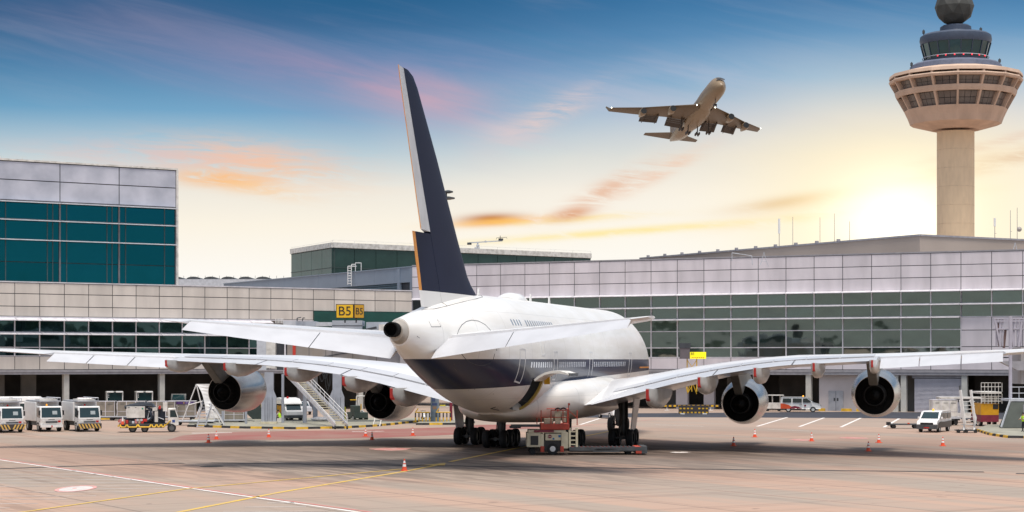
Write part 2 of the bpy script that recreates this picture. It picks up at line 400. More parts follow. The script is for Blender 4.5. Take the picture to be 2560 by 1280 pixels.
for sd in (1, -1):
    mb = MB(wingtop); rings = []
    vlist = [2.5,5.15,8,11,14.5,17.5,20,23,26.4,26.6,30,34.9,35.05,36.5,38.6,39.7]
    for v in vlist:
        _, le, te, z, th, inc = wst(v); c = te-le
        cut = 1. if (v < 5.2 or v > 35) else (1-(FLC(v) if v < 26.5 else 1.75-(v-26.6)*.04)/c)
        rings.append([Vector((p.x*1, p.y, p.z)) for p in foil(le, te, v*sd, z, th, inc, cut)])
    # every ring needs the same count: resample by parameter instead of by fixed stations
    def ring_n(v):
        _, le, te, z, th, inc = wst(v); c = te-le
        cut = .9995 if (v < 5.2 or v > 35) else (1-(FLC(v) if v < 26.5 else 1.75-(v-26.6)*.04)/c)
        out = []
        for i in range(14):
            t = cut*.5*(1-math.cos(math.pi*i/13)); out.append(L(le+c*t, v*sd, z+thu(t)*th*c+(1-t)*c*inc))
        for i in range(13, 0, -1):
            t = cut*.5*(1-math.cos(math.pi*i/13)); out.append(L(le+c*t, v*sd, z-.72*thu(t)*th*c+(1-t)*c*inc-.004))
        return out
    mb.loft([ring_n(v) for v in vlist])
    wg = mb.build('wing', plane, smooth=40)
    panel(5.2, 14.3, FLC, lambda v: .06, sd, 'flap', wingpan)
    panel(14.42, 20.3, FLC, lambda v: .05, sd, 'flap', wingpan)
    panel(20.42, 26.4, FLC, lambda v: .05, sd, 'flap', wingpan)
    for a, b in ((26.65,29.3),(29.38,32.1),(32.18,34.85)):
        o = panel(a, b, lambda v: 1.72-(v-26.6)*.04, lambda v: .60-(v-26.6)*.008, sd, 'aileron', wingpan, 3); o['label'] = 'aileron drooped below the trailing edge'
    # spoilers: thin raised panels ahead of the flaps
    for k in range(8):
        va, vb = 6.2+k*2.5, 6.2+k*2.5+2.42; mb = MB(wingpan); rings = []
        for v in (va, vb):
            _, le, te, z, th, inc = wst(v); c = te-le; fc = FLC(v); ring = []
            for t in (1-(fc+1.5)/c, 1-(fc-.15)/c):
                for o_ in (.012, .05): ring.append(L(le+c*t, v*sd, z+thu(t)*th*c+(1-t)*c*inc+o_))
            rings.append([ring[0], ring[2], ring[3], ring[1]])
        mb.loft(rings); mb.build('spoiler', plane)
    # flap track fairings with red tips
    for k, v in enumerate((9.8, 13.6, 17.8, 22.1, 26.2)):
        _, le, te, z, th, inc = wst(v); s = (1.15,1.0,.9,.82,.72)[k]; mb = MB(fairm); rings = []
        for du, hw, d0, d1 in ((-1.5*s,.10,-.02,.62),(-1.1*s,.2,.02,.86),(-.2,.36,.02,1.15),(1.6,.46,.02,1.35),(3.2,.46,.02,1.3),(5.0,.38,-.1,1.0),(6.6,.2,-.2,.7),(7.4,.05,-.3,.5)):
            ring = []; zc = z+max(0,du)*inc*.2
            for i in range(16):
                a = 2*math.pi*i/16; c, q = math.cos(a), math.sin(a)
                zz = zc-d0*s if q > 0.3 else zc-s*(d0+(d1-d0)*(.5-.5*q*1.0 if q < 0 else .5-.5*q/.3*.9))
                ring.append(L(te-du*s if du > 0 else te-du, v*sd+hw*s*math.copysign(abs(c)**.7, c), zz))
            rings.append(ring)
        mb.loft(rings); fo = mb.build('flap_track_fairing', plane, smooth=50)
        mb = MB(red); b0 = te+1.5*s
        mb.hexa([L(b0-.35,v*sd-.12*s,z-.06*s),L(b0-.35,v*sd+.12*s,z-.06*s),L(b0-.35,v*sd+.12*s,z-.8*s),L(b0-.35,v*sd-.12*s,z-.8*s)],
                [L(b0+.1,v*sd-.09*s,z-.03*s),L(b0+.1,v*sd+.09*s,z-.03*s),L(b0+.04,v*sd+.09*s,z-.66*s),L(b0+.04,v*sd-.09*s,z-.66*s)])
        mb.build('red_tip', fo)
    # wing-tip fence
    mb = MB(wingtop); mb.prism([(35-48.2,7.4),(35-51.0,8.6),(35-51.9,8.6),(35-51.3,7.5),(35-51.8,6.5),(35-51.0,6.5)], 39.66*sd, 39.8*sd); mb.build('wingtip_fence', plane)

# fin and rudder
FS = [(9.0,52.0,65.4),(10.6,53.0,66.1),(11.1,53.7,66.3),(11.7,55.0,66.5),(12.3,55.9,66.75),(14.7,58.25,67.7),(19.5,62.75,69.6),(23.4,66.7,71.1),(24.0,67.55,71.3),(24.25,68.5,71.35)]
def fst(z):
    for a, b in zip(FS, FS[1:]):
        if a[0] <= z <= b[0]+1e-6:
            t = (z-a[0])/(b[0]-a[0]); return [p+(q-p)*t for p, q in zip(a, b)]
def hinge(z): return fst(z)[2]-(3.75-(z-10)*.145)
def fring(z, t0, t1, n=9):
    _, le, te = fst(z); c = te-le; th = .078; out = []
    ts = [t0+(t1-t0)*.5*(1-math.cos(math.pi*i/n)) for i in range(n+1)]
    for t in ts: out.append(L(le+c*t, thu(min(t,.9995))*th*c*.9, z))
    for t in reversed(ts[1:] if t0 == 0 else ts): out.append(L(le+c*t, -thu(min(t,.9995))*th*c*.9-.002, z))
    return out
mb = MB(finm); mb.loft([fring(z, 0, (hinge(z)-fst(z)[1])/(fst(z)[2]-fst(z)[1])) for z in (9,10.6,11.1,11.7,12.3,14.7,17,19.5,21.5,23.4,24,24.25)])
mb.build('fin', plane, smooth=40)
zs = [10.0,11,12.3,13.5,14.6]
mb = MB(finm); fr_ = lambda z: (hinge(z)+.04-fst(z)[1])/(fst(z)[2]-fst(z)[1])
mb.loft([fring(z, fr_(z), 1-.45/(fst(z)[2]-fst(z)[1])) for z in zs])
mb.m(orangem); mb.loft([fring(z, 1-.45/(fst(z)[2]-fst(z)[1])+.0005, .9995, 3) for z in (11.03,12.3,13.5,14.6)])
mb.m(white); mb.loft([fring(z, 1-.45/(fst(z)[2]-fst(z)[1])+.0005, .9995, 3) for z in (10.0,11.02)])
mb.build('rudder', plane, smooth=40)
rs = mat('rudder_sky_sheen', (.52,.52,.53), .4, var=.12, scale=.5)  # upper rudder: sky sheen on the navy put into a pale base colour
mb = MB(rs); zs = [14.72,17,19.5,21.5,23.4,24.2]
def rot_ring(ring, z, dl):
    hx = L(hinge(z), 0, z); out = []
    for p in ring:
        d = p-hx; a = R(dl); out.append(hx+Vector((d.x*math.cos(a)-d.y*math.sin(a), d.x*math.sin(a)+d.y*math.cos(a), 0)))
    return out
mb.loft([rot_ring(fring(z, fr_(z), 1-.2/(fst(z)[2]-fst(z)[1])), z, 10) for z in zs])
mb.m(orangem); mb.loft([rot_ring(fring(z, 1-.2/(fst(z)[2]-fst(z)[1])+.0005, .9995, 3), z, 10) for z in zs])
o = mb.build('rudder', plane, smooth=40); o['label'] = 'upper rudder section turned, its face pale with painted sheen'
# tailplanes
TS = [(.8,56.4,67.9,7.85,.1,.0),(2.5,57.8,68.2,8.0,.1,.0),(13.3,66.0,70.42,8.98,.095,0),(14.7,67.15,70.7,9.12,.09,0),(15.19,68.5,70.8,9.18,.08,0)]
SAVE = WS
WS = TS
for sd in (1, -1):
    mb = MB(wingtop); vl = [.8,1.2,2.5,6,10,13.95,14.05,14.7,15.0,15.19]
    def rn(v):
        _, le, te, z, th, inc = wst(v); c = te-le; ec = 3.0-(v-1)*.125
        cut = .9995 if v > 14 else 1-ec/c; out = []
        for i in range(12):
            t = cut*.5*(1-math.cos(math.pi*i/11)); out.append(L(le+c*t, v*sd, z+thu(t)*th*c))
        for i in range(11, 0, -1):
            t = cut*.5*(1-math.cos(math.pi*i/11)); out.append(L(le+c*t, v*sd, z-.8*thu(t)*th*c-.004))
        return out
    mb.loft([rn(v) for v in vl]); mb.build('tailplane', plane, smooth=40)
    for a, b in ((1.3,6.2),(6.26,13.95)):
        o = panel(a, b, lambda v: 2.95-(v-1)*.125, lambda v: 1.12-(v-1)*.05, sd, 'elevator', wingpan, 4)
        o['label'] = 'elevator drooping from the tailplane'
WS = SAVE
# engines
def engine(u, v, w, toe):
    e = bpy.data.objects.new('engine', None); COL.objects.link(e); e.parent = plane; e.location = L(u, v, w); e.rotation_euler = (R(2.5), 0, R(toe))
    mb = MB(silver); mb.lathe([(1.41,.35),(1.42,0),(1.45,0),(1.6,.8),(1.76,1.9),(1.84,3.1),(1.8,4.0),(1.68,4.5),(1.58,4.62),(1.5,4.5),(1.46,3.9)], 48, ax='y', capa=False); mb.build('nacelle', e, smooth=50)
    mb = MB(soot); mb.lathe([(1.405,.34),(1.43,.8),(1.46,1.6),(1.46,1.62),(.3,1.7)], 48, ax='y'); mb.build('exhaust_duct', e, smooth=50)
    mb = MB(darkm); mb.lathe([(1.45,3.9),(.3,3.6),(.05,4.3)], 32, ax='y'); mb.build('fan', e, smooth=40)
    mb = MB(darkm); mb.lathe([(1.0,1.6),(.96,.7),(.74,-.5),(.70,-.5),(.68,-.1)], 40, ax='y', capa=False)
    mb.m(soot).lathe([(.69,-.12),(.5,-.1),(.42,-.4),(.12,-1.1),(.03,-1.2)], 32, ax='y'); mb.build('core_nozzle', e, smooth=40)
    return e
pylm = mat('pylon_paint', (.15,.15,.135), .45, var=.15)
for sd in (1, -1):
    for u, v, w in ((37.0,25.7,4.12),(30.0,14.9,3.28)):
        engine(u, v*sd, w, 1.6*sd)
        _, le, te, z, th, inc = wst(v); zl = z+inc*(te-le)*.7
        mb = MB(pylm)
        side = [(u-4.0,w+1.72),(u-1.5,w+1.62),(u-.1,w+1.2),(u+1.2,w+.72),(u+3.8,zl-.35),(u+3.6,zl),(le+1.2,zl+.25),(u-4.3,w+2.0)]
        rings = []
        for x in (-.33,-.22,.22,.33):
            k = .96 if abs(x) > .3 else 1
            rings.append([L(a, v*sd+x, b) for a, b in side])
        mb.loft(rings); mb.build('pylon', plane, smooth=30, bevel=.06)
# landing gear
gearm = mat('gear_strut_metal', (.07,.07,.07), .45, metal=.4, var=.3)
def bogie(u, v, n, top):
    g = bpy.data.objects.new('landing_gear', None); COL.objects.link(g); g.parent = plane; g.location = L(u, v, 0)
    mb = MB(gearm); l = (n-1)*1.7/2
    mb.tube((0,-l-.1,.68),(0,l+.1,.68),.16).tube((0,0,.6),(0,.1,top),.24,.3,12).tube((0,-.1,.75),(0,.9,top),.1).tube((0,.3,1.6),(.25*(-1 if v > 0 else 1)*2.6,.4,top),.13).tube((.3,0,1.3),(.3,.1,top-.4),.05).tube((-.3,0,1.3),(-.3,.1,top-.4),.05)
    mb.tube((0,.25,1.0),(0,1.0,1.7),.07).tube((0,1.0,1.7),(0,.3,2.3),.07).path([(.15,-.2,.9),(.3,-.35,1.5),(.2,-.25,2.3),(.1,-.1,top-.2)],.03).path([(-.15,-.2,.9),(-.33,-.3,1.3),(-.25,-.3,2.1)],.03)
    for k in range(n): mb.tube((-.8,-l+k*1.7,.68),(.8,-l+k*1.7,.68),.09)
    mb.build('strut', g, smooth=40)
    for k in range(n):
        for s in (-1,1):
            wb = MB(black); x = s*.68; wb.lathe([(.36,-.24),(.58,-.26),(.66,-.2),(.685,-.1),(.67,-.095),(.685,-.08),(.685,.08),(.67,.095),(.685,.1),(.66,.2),(.58,.26),(.36,.24)], 28, (x,-l+k*1.7,.685), 'x', False)
            wb.m(hub if False else gearm).lathe([(.37,-.16),(.2,-.1),(.2,.1),(.37,.16)], 20, (x,-l+k*1.7,.685), 'x'); wb.build('wheel', g, smooth=40)
    return g
for sd in (1,-1):
    g = bogie(33.4, 6.23*sd, 2, 4.2)
    mb = MB(wingpan); mb.hexa([(.72*sd,-1.1,1.05),(.8*sd,-1.1,1.05),(.8*sd,.9,1.35),(.72*sd,.9,1.35)],[(1.05*sd,-1.2,4.0),(1.13*sd,-1.2,4.0),(1.13*sd,1.2,4.0),(1.05*sd,1.2,4.0)]); mb.build('gear_door', g)
    bogie(37.2, 2.6*sd, 3, 2.7)
ng = bogie(5.0, 0, 1, 3.3)
# ================================================================== camera, sky, sun
cam = bpy.data.cameras.new('camera'); co = bpy.data.objects.new('camera', cam); COL.objects.link(co)
co.location = (0,0,H); co.rotation_euler = (R(90),0,0); cam.sensor_width = 36; cam.lens = 36*F/2560; cam.shift_y = (HY-640)/2560
cam.clip_start = .5; cam.clip_end = 20000; scene.camera = co
scene.view_settings.view_transform = 'Standard'; scene.view_settings.look = 'None'; scene.view_settings.gamma = 1
scene.view_settings.exposure = 0.0
scene.cycles.max_bounces = 6; scene.cycles.use_denoising = True
SUN_EL, SUN_AZ = 74, 172     # degrees; azimuth clockwise from +Y
sl = bpy.data.lights.new('sun', 'SUN'); sl.energy = 4.0; sl.angle = R(20); sl.color = (1,.935,.85)
so = bpy.data.objects.new('sun', sl); COL.objects.link(so)
so.rotation_euler = (R(90-SUN_EL), 0, R(180-SUN_AZ)); so.location = (0,0,200)
w = bpy.data.worlds.new('World'); scene.world = w; w.use_nodes = True; nt = w.node_tree; nt.nodes.clear()
out = nt.nodes.new('ShaderNodeOutputWorld'); bg = nt.nodes.new('ShaderNodeBackground'); nt.links.new(bg.outputs[0], out.inputs[0])
tc = nt.nodes.new('ShaderNodeTexCoord'); sp = nt.nodes.new('ShaderNodeSeparateXYZ'); nt.links.new(tc.outputs['Generated'], sp.inputs[0])
x, y, z = (X(nt, sp.outputs[i]) for i in range(3))
hyp = (x*x+y*y)._op('SQRT')
az = x._op('ARCTAN2', y)*4.69; el = z._op('ARCTAN2', hyp)*4.69      # kilo-pixel-like angular units
sky = nt.nodes.new('ShaderNodeTexSky'); sky.sky_type = 'NISHITA'; sky.sun_disc = False; sky.sun_elevation = R(SUN_EL); sky.sun_rotation = R(SUN_AZ)
ramp = nt.nodes.new('ShaderNodeValToRGB'); nt.links.new((el/1.6).k, ramp.inputs['Fac'])
def setramp(r, stops):
    e = r.color_ramp.elements
    while len(e) < len(stops): e.new(.5)
    for q, (p, c) in zip(e, stops): q.position = p; q.color = (*c, 1)
left = [(.0,lin(240,236,226)),(.21,lin(255,252,246)),(.37,lin(252,244,228)),(.47,lin(238,233,222)),(.57,lin(184,206,216)),(.68,lin(116,168,202)),(.8,lin(80,138,180)),(.92,lin(48,106,150)),(1.1,lin(36,92,138))]
left = [(p*.9/1.6, c) for p, c in left]+[(.72,lin(120,160,195)),(1.,(.55,.66,.8))]
setramp(ramp, left)
ramp2 = nt.nodes.new('ShaderNodeValToRGB'); nt.links.new((el/1.6).k, ramp2.inputs['Fac'])
right = [(.0,lin(252,244,232)),(.29,lin(255,252,244)),(.45,lin(254,247,234)),(.56,lin(246,235,219)),(.66,lin(216,217,220)),(.77,lin(152,187,214)),(.89,lin(94,147,190)),(1.0,lin(58,116,164)),(1.1,lin(44,102,152))]
right = [(p*.9/1.6, c) for p, c in right]+[(.72,lin(120,160,195)),(1.,(.55,.66,.8))]
setramp(ramp2, right)
wob = noise(nt, comb(nt, az*.8, el*2.2), 1.4, 4, .4)
c = mixc(nt, (az+(wob-.5)*1.0).sm(-.5,.9), ramp.outputs[0], ramp2.outputs[0])
# darker corner of clear air at the upper left
c = mixc(nt, (el-az*.25).sm(.75,1.35)*.45, c, lin(12,66,104))
st = noise(nt, comb(nt, az*1.0+el*1.2, el*6.5+az*1.3), 1.9, 8, .5, .6)
st2 = noise(nt, comb(nt, az*2.6+3., el*17+az*1.), 2.7, 9, .7, .66)
def blob(a0, e0, ra, re, rot, col, k, nz=None, hard=(.30,.62)):
    global c
    da, de = az-a0, el-e0; q, s = math.cos(R(rot)), math.sin(R(rot))
    u_, v_ = (da*q+de*s)/ra, (de*q-da*s)/re
    g = ((u_*u_+v_*v_)*-1)._op('EXPONENT')
    nn = (nz or st2).sm(*hard); c = mixc(nt, g*nn*k, c, col)
# veil of high streaks
c = mixc(nt, st.sm(.45,.8)*el.sm(.35,.6)*.12, c, lin(190,190,205))
# long mauve band sinking from the upper left
g = el-(az*-.186+.602); g2 = (g/(.075-(az+.15)*.05)); band = ((g2*g2)*-1)._op('EXPONENT')*az.sm(-1.7,-.5)*(az*-1).sm(-.12,.25)
c = mixc(nt, band*(st.sm(.1,.8)*.8+.15)*.42, c, lin(172,146,178))
blob(-.30,.672,.26,.035,-13,lin(214,160,176),.6,st,(.1,.8))
blob(-.19,.655,.17,.06,-5,lin(222,176,182),.7,st,(.1,.8))
blob(-.1,.74,.5,.10,0,lin(140,140,185),.35,st,(.1,.9))
blob(-.72,.447,.11,.020,-2,lin(252,188,122),1.0,st2,(.25,.55)); blob(-.62,.485,.20,.045,-8,lin(250,200,160),.85,st2); blob(-.66,.43,.12,.02,-10,lin(252,205,150),.7)
blob(-.85,.50,.35,.035,0,lin(235,190,180),.5,st2)
blob(-.055,.353,.075,.013,3,lin(196,134,92),1.0,st2,(.05,.4)); blob(-.03,.345,.12,.010,4,lin(255,180,70),.85,st2,(.1,.5)); blob(.12,.35,.2,.010,3,lin(255,225,140),.7,st2)
blob(.15,.365,.05,.014,10,lin(222,158,116),.95,st2,(.2,.55)); blob(.24,.425,.12,.024,28,lin(232,184,154),.8,st2,(.3,.62)); blob(.38,.47,.12,.018,28,lin(240,200,175),.7)
blob(.10,.615,.13,.03,26,lin(236,206,198),.75,st2); blob(.0,.57,.1,.06,20,lin(226,205,205),.5,st)
blob(.28,.32,.40,.010,4,lin(255,232,150),.8,st2,(.2,.55))
blob(.72,.395,.14,.016,8,lin(214,160,102),.95,st2,(.1,.5)); blob(.95,.43,.22,.020,12,lin(230,178,120),.85,st2,(.15,.55)); blob(.85,.37,.25,.014,8,lin(255,206,120),.6)
blob(1.2,.48,.16,.02,14,lin(214,172,150),.75,st2); blob(1.15,.515,.2,.012,14,lin(220,180,170),.6,st2)
blob(.35,.66,.35,.08,8,lin(200,200,215),.35,st)
# evening sun glare low in the sky behind the tower
da, de = az-.95, el-.335; rr2 = da*da+de*de
core = ((da*da*.55+de*de)/-.0125)._op('EXPONENT'); mid = ((da*da*.5+de*de)/-.045)._op('EXPONENT'); wide = ((da*da+de*de*1.8)/-.14)._op('EXPONENT')
c = mixc(nt, wide*.5*az.sm(0,.8), c, lin(255,238,196))
c = mixc(nt, mid*.85, c, (1.06,.92,.58)); c = mixc(nt, core*.9, c, (1.6,1.5,1.25))
# bright overcast above and behind the viewer
over = mixc(nt, noise(nt, tc.outputs['Generated'], 3., 5), (.44,.46,.50), (.62,.64,.67))
over = mixc(nt, z.sm(.08,.6), (.19,.22,.25), over)
hi = z.sm(.24,.6); back = (y*-1).sm(-.1,.5)
c = mixc(nt, hi.mx(back), c, over)
fin_ = nt.nodes.new('ShaderNodeMix'); fin_.data_type = 'RGBA'; fin_.blend_type = 'ADD'; fin_.inputs[0].default_value = 1
sk = nt.nodes.new('ShaderNodeMix'); sk.data_type = 'RGBA'; sk.blend_type = 'MULTIPLY'; sk.inputs[0].default_value = 1; nt.links.new(sky.outputs[0], sk.inputs[6]); 
sc_ = (hi.mx(back))*.06; nt.links.new(comb(nt, sc_, sc_, sc_), sk.inputs[7])
nt.links.new(c, fin_.inputs[6]); nt.links.new(sk.outputs[2], fin_.inputs[7]); nt.links.new(fin_.outputs[2], bg.inputs[0]); bg.inputs[1].default_value = 1.0

# ================================================================== apron
def aproncol():
    m = bpy.data.materials.new('apron_concrete'); m.use_nodes = True; nt = m.node_tree; b = nt.nodes['Principled BSDF']
    tc = nt.nodes.new('ShaderNodeTexCoord'); sp = nt.nodes.new('ShaderNodeSeparateXYZ'); nt.links.new(tc.outputs['Object'], sp.inputs[0])
    x, y = X(nt, sp.outputs[0]), X(nt, sp.outputs[1])
    u, v = x*.847+y*.53, x*-.53+y*.847        # slab lanes run from upper left to lower right
    su, sv = (u/7.5).fl(), (v/7.5).fl()
    wn = nt.nodes.new('ShaderNodeTexWhiteNoise'); wn.noise_dimensions = '2D'; nt.links.new(comb(nt, su, sv), wn.inputs[0]); slab = X(nt, wn.outputs[0])
    lv = noise(nt, comb(nt, u*.17, v*.012), 1.0, 3, .2)        # broad lanes of older and newer concrete
    fine = noise(nt, tc.outputs['Object'], 1.3, 8); big = noise(nt, tc.outputs['Object'], .045, 5, .5)
    t = lv.sm(.42,.56)*.8+slab*.2
    c = mixc(nt, t, lin(178,147,128), lin(153,142,130))
    c = mixc(nt, big.sm(.35,.7)*.35, c, lin(162,140,124))
    c = mixc(nt, (fine-.5).abs()*1.2, c, lin(170,146,132))
    jt = (((u/7.5).fr()-.5).abs().gt(.489)).mx(((v/7.5).fr()-.5).abs().gt(.492))
    rub = noise(nt, comb(nt, u*.9+3, v*.05+7), 1.0, 6, .5).sm(.56,.72); c = mixc(nt, rub*.4, c, lin(96,80,70))
    c = mixc(nt, jt*.6, c, lin(100,88,82))
    # oil and rubber stains; under the airliner its shadow is painted in too
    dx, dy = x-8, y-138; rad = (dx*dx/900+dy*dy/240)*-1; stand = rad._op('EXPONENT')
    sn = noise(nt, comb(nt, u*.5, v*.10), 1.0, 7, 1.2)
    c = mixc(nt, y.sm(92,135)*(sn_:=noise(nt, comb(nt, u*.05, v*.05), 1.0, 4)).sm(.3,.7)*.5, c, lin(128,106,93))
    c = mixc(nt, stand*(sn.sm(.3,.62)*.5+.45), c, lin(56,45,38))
    dx, dy = x+4, y-118; st2 = ((dx*dx/420+dy*dy/190)*-1)._op('EXPONENT')
    c = mixc(nt, st2*noise(nt, comb(nt, u*.9+9, v*.16), 1.0, 7, .8).sm(.40,.60)*.8, c, lin(84,74,68))
    spots = noise(nt, comb(nt, u*.55+31, v*.8), 1.0, 4).sm(.69,.74); c = mixc(nt, spots*.6, c, lin(90,78,72))
    str_ = noise(nt, comb(nt, u*.06, v*1.2), 1.0, 5).sm(.5,.78); c = mixc(nt, str_*.45, c, lin(112,95,86))
    c = mixc(nt, y.sm(160,215)*.6, c, lin(160,144,132))
    nt.links.new(c, b.inputs['Base Color']); b.inputs['Roughness'].default_value = .7; b.inputs['Specular IOR Level'].default_value = .25
    bp = nt.nodes.new('ShaderNodeBump'); bp.inputs['Strength'].default_value = .25; bp.inputs['Distance'].default_value = .01
    nt.links.new(noise(nt, tc.outputs['Object'], 9, 4).k, bp.inputs['Height']); nt.links.new(bp.outputs[0], b.inputs['Normal'])
    return m
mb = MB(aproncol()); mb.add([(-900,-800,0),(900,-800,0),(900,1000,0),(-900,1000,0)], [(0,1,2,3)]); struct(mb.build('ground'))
def worn(name, col, worn_to, k=.5, sc=.9):
    return mat(name, col, .7, var=.05, scale=sc, dirt=worn_to)
ymark = worn('yellow_road_paint', (.62,.40,.06), (.52,.36,.14)); wmark = worn('white_road_paint', (.72,.69,.66), (.60,.52,.47))
rmark = worn('red_road_paint', (.55,.16,.15), (.5,.25,.2)); redarea = mat('faded_red_surface', (.20,.065,.052), .75, var=.25, scale=.22, dirt=(.26,.14,.11))
tar = mat('dark_asphalt', (.030,.033,.045), .85, var=.3, scale=.4); slotm = mat('slot_drain_black', (.035,.03,.028), .9)
ZL = [0.004]
def strip(mb, a, b, wd, z):
    a, b = Vector((a.x,a.y,0)), Vector((b.x,b.y,0)); n = (b-a).normalized(); n = Vector((-n.y,n.x,0))*wd/2; k = Vector((0,0,z))
    mb.add([a-n+k, b-n+k, b+n+k, a+n+k], [(0,1,2,3)])
def pline(name, m, px, wd, z):
    mb = MB(m)
    for a, b in zip(px, px[1:]): strip(mb, G(*a), G(*b), wd, z)
    return struct(mb.build(name))
def parea(name, m, px, z):
    mb = MB(m); mb.add([G(*p)+Vector((0,0,z)) for p in px], [tuple(range(len(px)))]); return struct(mb.build(name))
parea('service_road', tar, [(1300,1034),(1640,1033),(2120,1029.5),(2280,1030.5),(2700,1031),(2700,1049),(2280,1047),(2120,1045),(1640,1043),(1340,1045)], .004)
parea('red_painted_area', redarea, [(415,1101),(455,1089),(600,1079),(830,1076),(960,1073),(1130,1068),(1200,1062),(1420,1060),(1420,1068),(1200,1077),(1130,1087),(960,1094),(700,1099),(520,1101)], .004)
pline('slot_drain', slotm, [(-60,1174),(230,1164),(460,1158)], .8, .004); pline('slot_drain', slotm, [(525,1157),(900,1162),(1280,1167),(1900,1175),(2460,1180)], .85, .004); pline('slot_drain', slotm, [(2540,1184),(2640,1186)], .85, .004)
pline('guide_line', ymark, [(430,1284),(700,1231),(1010,1179),(1112,1159.5)], .31, .012); pline('guide_line', ymark, [(40,1283),(470,1222),(1012,1172.5)], .26, .016)
pline('guide_line', ymark, [(1125,1154.5),(1290,1121),(1400,1103),(1530,1077)], .3, .012)
parea('arrow_marking', ymark, [(1050,1164),(1112,1164),(1114,1157.5)], .016)
pline('boundary_line', wmark, [(-20,1147),(240,1185),(470,1220),(660,1247),(900,1281)], .26, .008); pline('boundary_line', rmark, [(-10,1146),(250,1184.2),(480,1219),(670,1245.5),(930,1281)], .2, .012)
fmark = worn('faded_white_paint', (.50,.46,.42), (.36,.30,.27)); mb = MB(fmark)
for py, xe in ((1177,190),(1185,240),(1192,285),(1199,330),(1207,375),(1215,405),(1222,425),(1230,325),(1240,240),(1248,165),(1259,95),(1270,25)):
    if py == 1222: strip(mb, G(240,py), G(xe,py), .26, .008)
    else: strip(mb, G(-120,py+1), G(xe,py), .26, .008)
for x0, x1, py in ((668,735,1257),(612,765,1267),(558,820,1278)): strip(mb, G(x0,py+1), G(x1,py), .28, .008)
struct(mb.build('hatched_marking'))
cc = G(190,1222); mb = MB(mat('pale_red_road_paint',(.6,.3,.27),.7))
for i in range(36):
    a, b = 2*math.pi*i/36, 2*math.pi*(i+1)/36; k = .82
    mb.add([(cc.x+.95*math.cos(t)*q, cc.y+2.5*math.sin(t)*q, .016) for t, q in ((a,1),(b,1),(b,k),(a,k))], [(0,1,2,3)])
mb.m(mat('dull_white_road_paint',(.55,.51,.48),.7)).add([(cc.x+.78*math.cos(2*math.pi*i/24), cc.y+2.0*math.sin(2*math.pi*i/24), .012) for i in range(24)], [tuple(range(24))])
mb.m(mat('pale_red_road_paint',(.6,.3,.27),.7)).add([(cc.x-.12+.10*math.cos(2*math.pi*i/12), cc.y+.2+.35*math.sin(2*math.pi*i/12), .016) for i in range(12)], [tuple(range(12))])
struct(mb.build('round_marking'))
mb = MB(wmark)
for a, b in (((1893,1066),(1968,1043.5)),((1998,1067),(2060,1044.5)),((2102,1068),(2152,1045)),((2210,1068),(2248,1046.5)),((1450,1062),(1500,1046))): strip(mb, G(*a), G(*b), .3, .008)
struct(mb.build('parking_line'))
pline('dashed_line', wmark, [(1640,1062),(1760,1066)], .16, .008); pline('dashed_line', wmark, [(1919,1073),(2023,1078)], .16, .008); pline('dashed_line', wmark, [(480,1083),(580,1082)], .7, .008); pline('dashed_line', wmark, [(880,1079),(960,1078)], .5, .008)
pline('red_edge_line', rmark, [(1380,1073),(1480,1062),(1640,1049)], .2, .012)
cc = G(530,1166); mb = MB(slotm)
mb.add([(cc.x+.75*math.cos(2*math.pi*i/20), cc.y+.9*math.sin(2*math.pi*i/20), .01) for i in range(20)], [tuple(range(20))]); struct(mb.build('manhole_cover'))
patchm = mat('red_worn_patch', (.40,.14,.12), .75, var=.1, scale=1.5, dirt=(.45,.3,.26))
for px, py, a, b in ((975,1123,1.6,2.4),(2003,1100,1.0,2.2),(2135,1095,1.5,2.),(1700,1131,.8,.8)):
    cc = G(px,py); mb = MB(patchm if px != 1700 else wmark)
    mb.add([(cc.x+a*math.cos(2*math.pi*i/18)*rnd.uniform(.7,1.1), cc.y+b*math.sin(2*math.pi*i/18)*rnd.uniform(.7,1.1), .008) for i in range(18)], [tuple(range(18))]); struct(mb.build('ground_marking'))
# raised kerb islands
kc = mat('island_concrete', (.26,.25,.20), .85, var=.2, scale=.5); kb = mat('kerb_black', (.03,.03,.03), .7, var=.3); ky = mat('kerb_yellow', (.62,.38,.03), .65, var=.2)
def island(px, edges, z=.2, seg=1.08):
    pts = [G(*p) for p in px]; mb = MB(kc); n = len(pts)
    mb.add([p for p in pts]+[p+Vector((0,0,z)) for p in pts], [tuple(n+i for i in range(n))]+[(i,(i+1)%n,n+(i+1)%n,n+i) for i in range(n)])
    k = 0
    for e in range(edges):
        a, b = pts[e], pts[e+1]; d = (b-a); m = max(1, int(d.length/seg))
        for i in range(m):
            p, q = a+d*(i/m), a+d*((i+.97)/m); nrm = Vector((d.y,-d.x,0)).normalized()
            mb.m(ky if k % 2 else kb); k += 1
            mb.hexa([p+nrm*.12, q+nrm*.12, q-nrm*.1, p-nrm*.1], [v+Vector((0,0,z+.012)) for v in (p+nrm*.1, q+nrm*.1, q-nrm*.1, p-nrm*.1)])
    return struct(mb.build('kerb_island'))
island([(470,1067),(600,1071),(740,1073),(860,1071),(930,1067),(985,1062),(1020,1058),(1060,1054),(1060,1049),(600,1049),(480,1052)], 7)
island([(1040,1062.5),(1140,1062),(1185,1058),(1185,1053),(1060,1053)], 2)
island([(225,1049.5),(330,1048.5),(330,1041),(225,1041)], 1)
island([(2441,1077),(2475,1088),(2520,1095),(2640,1097),(2640,1063),(2470,1066)], 3)
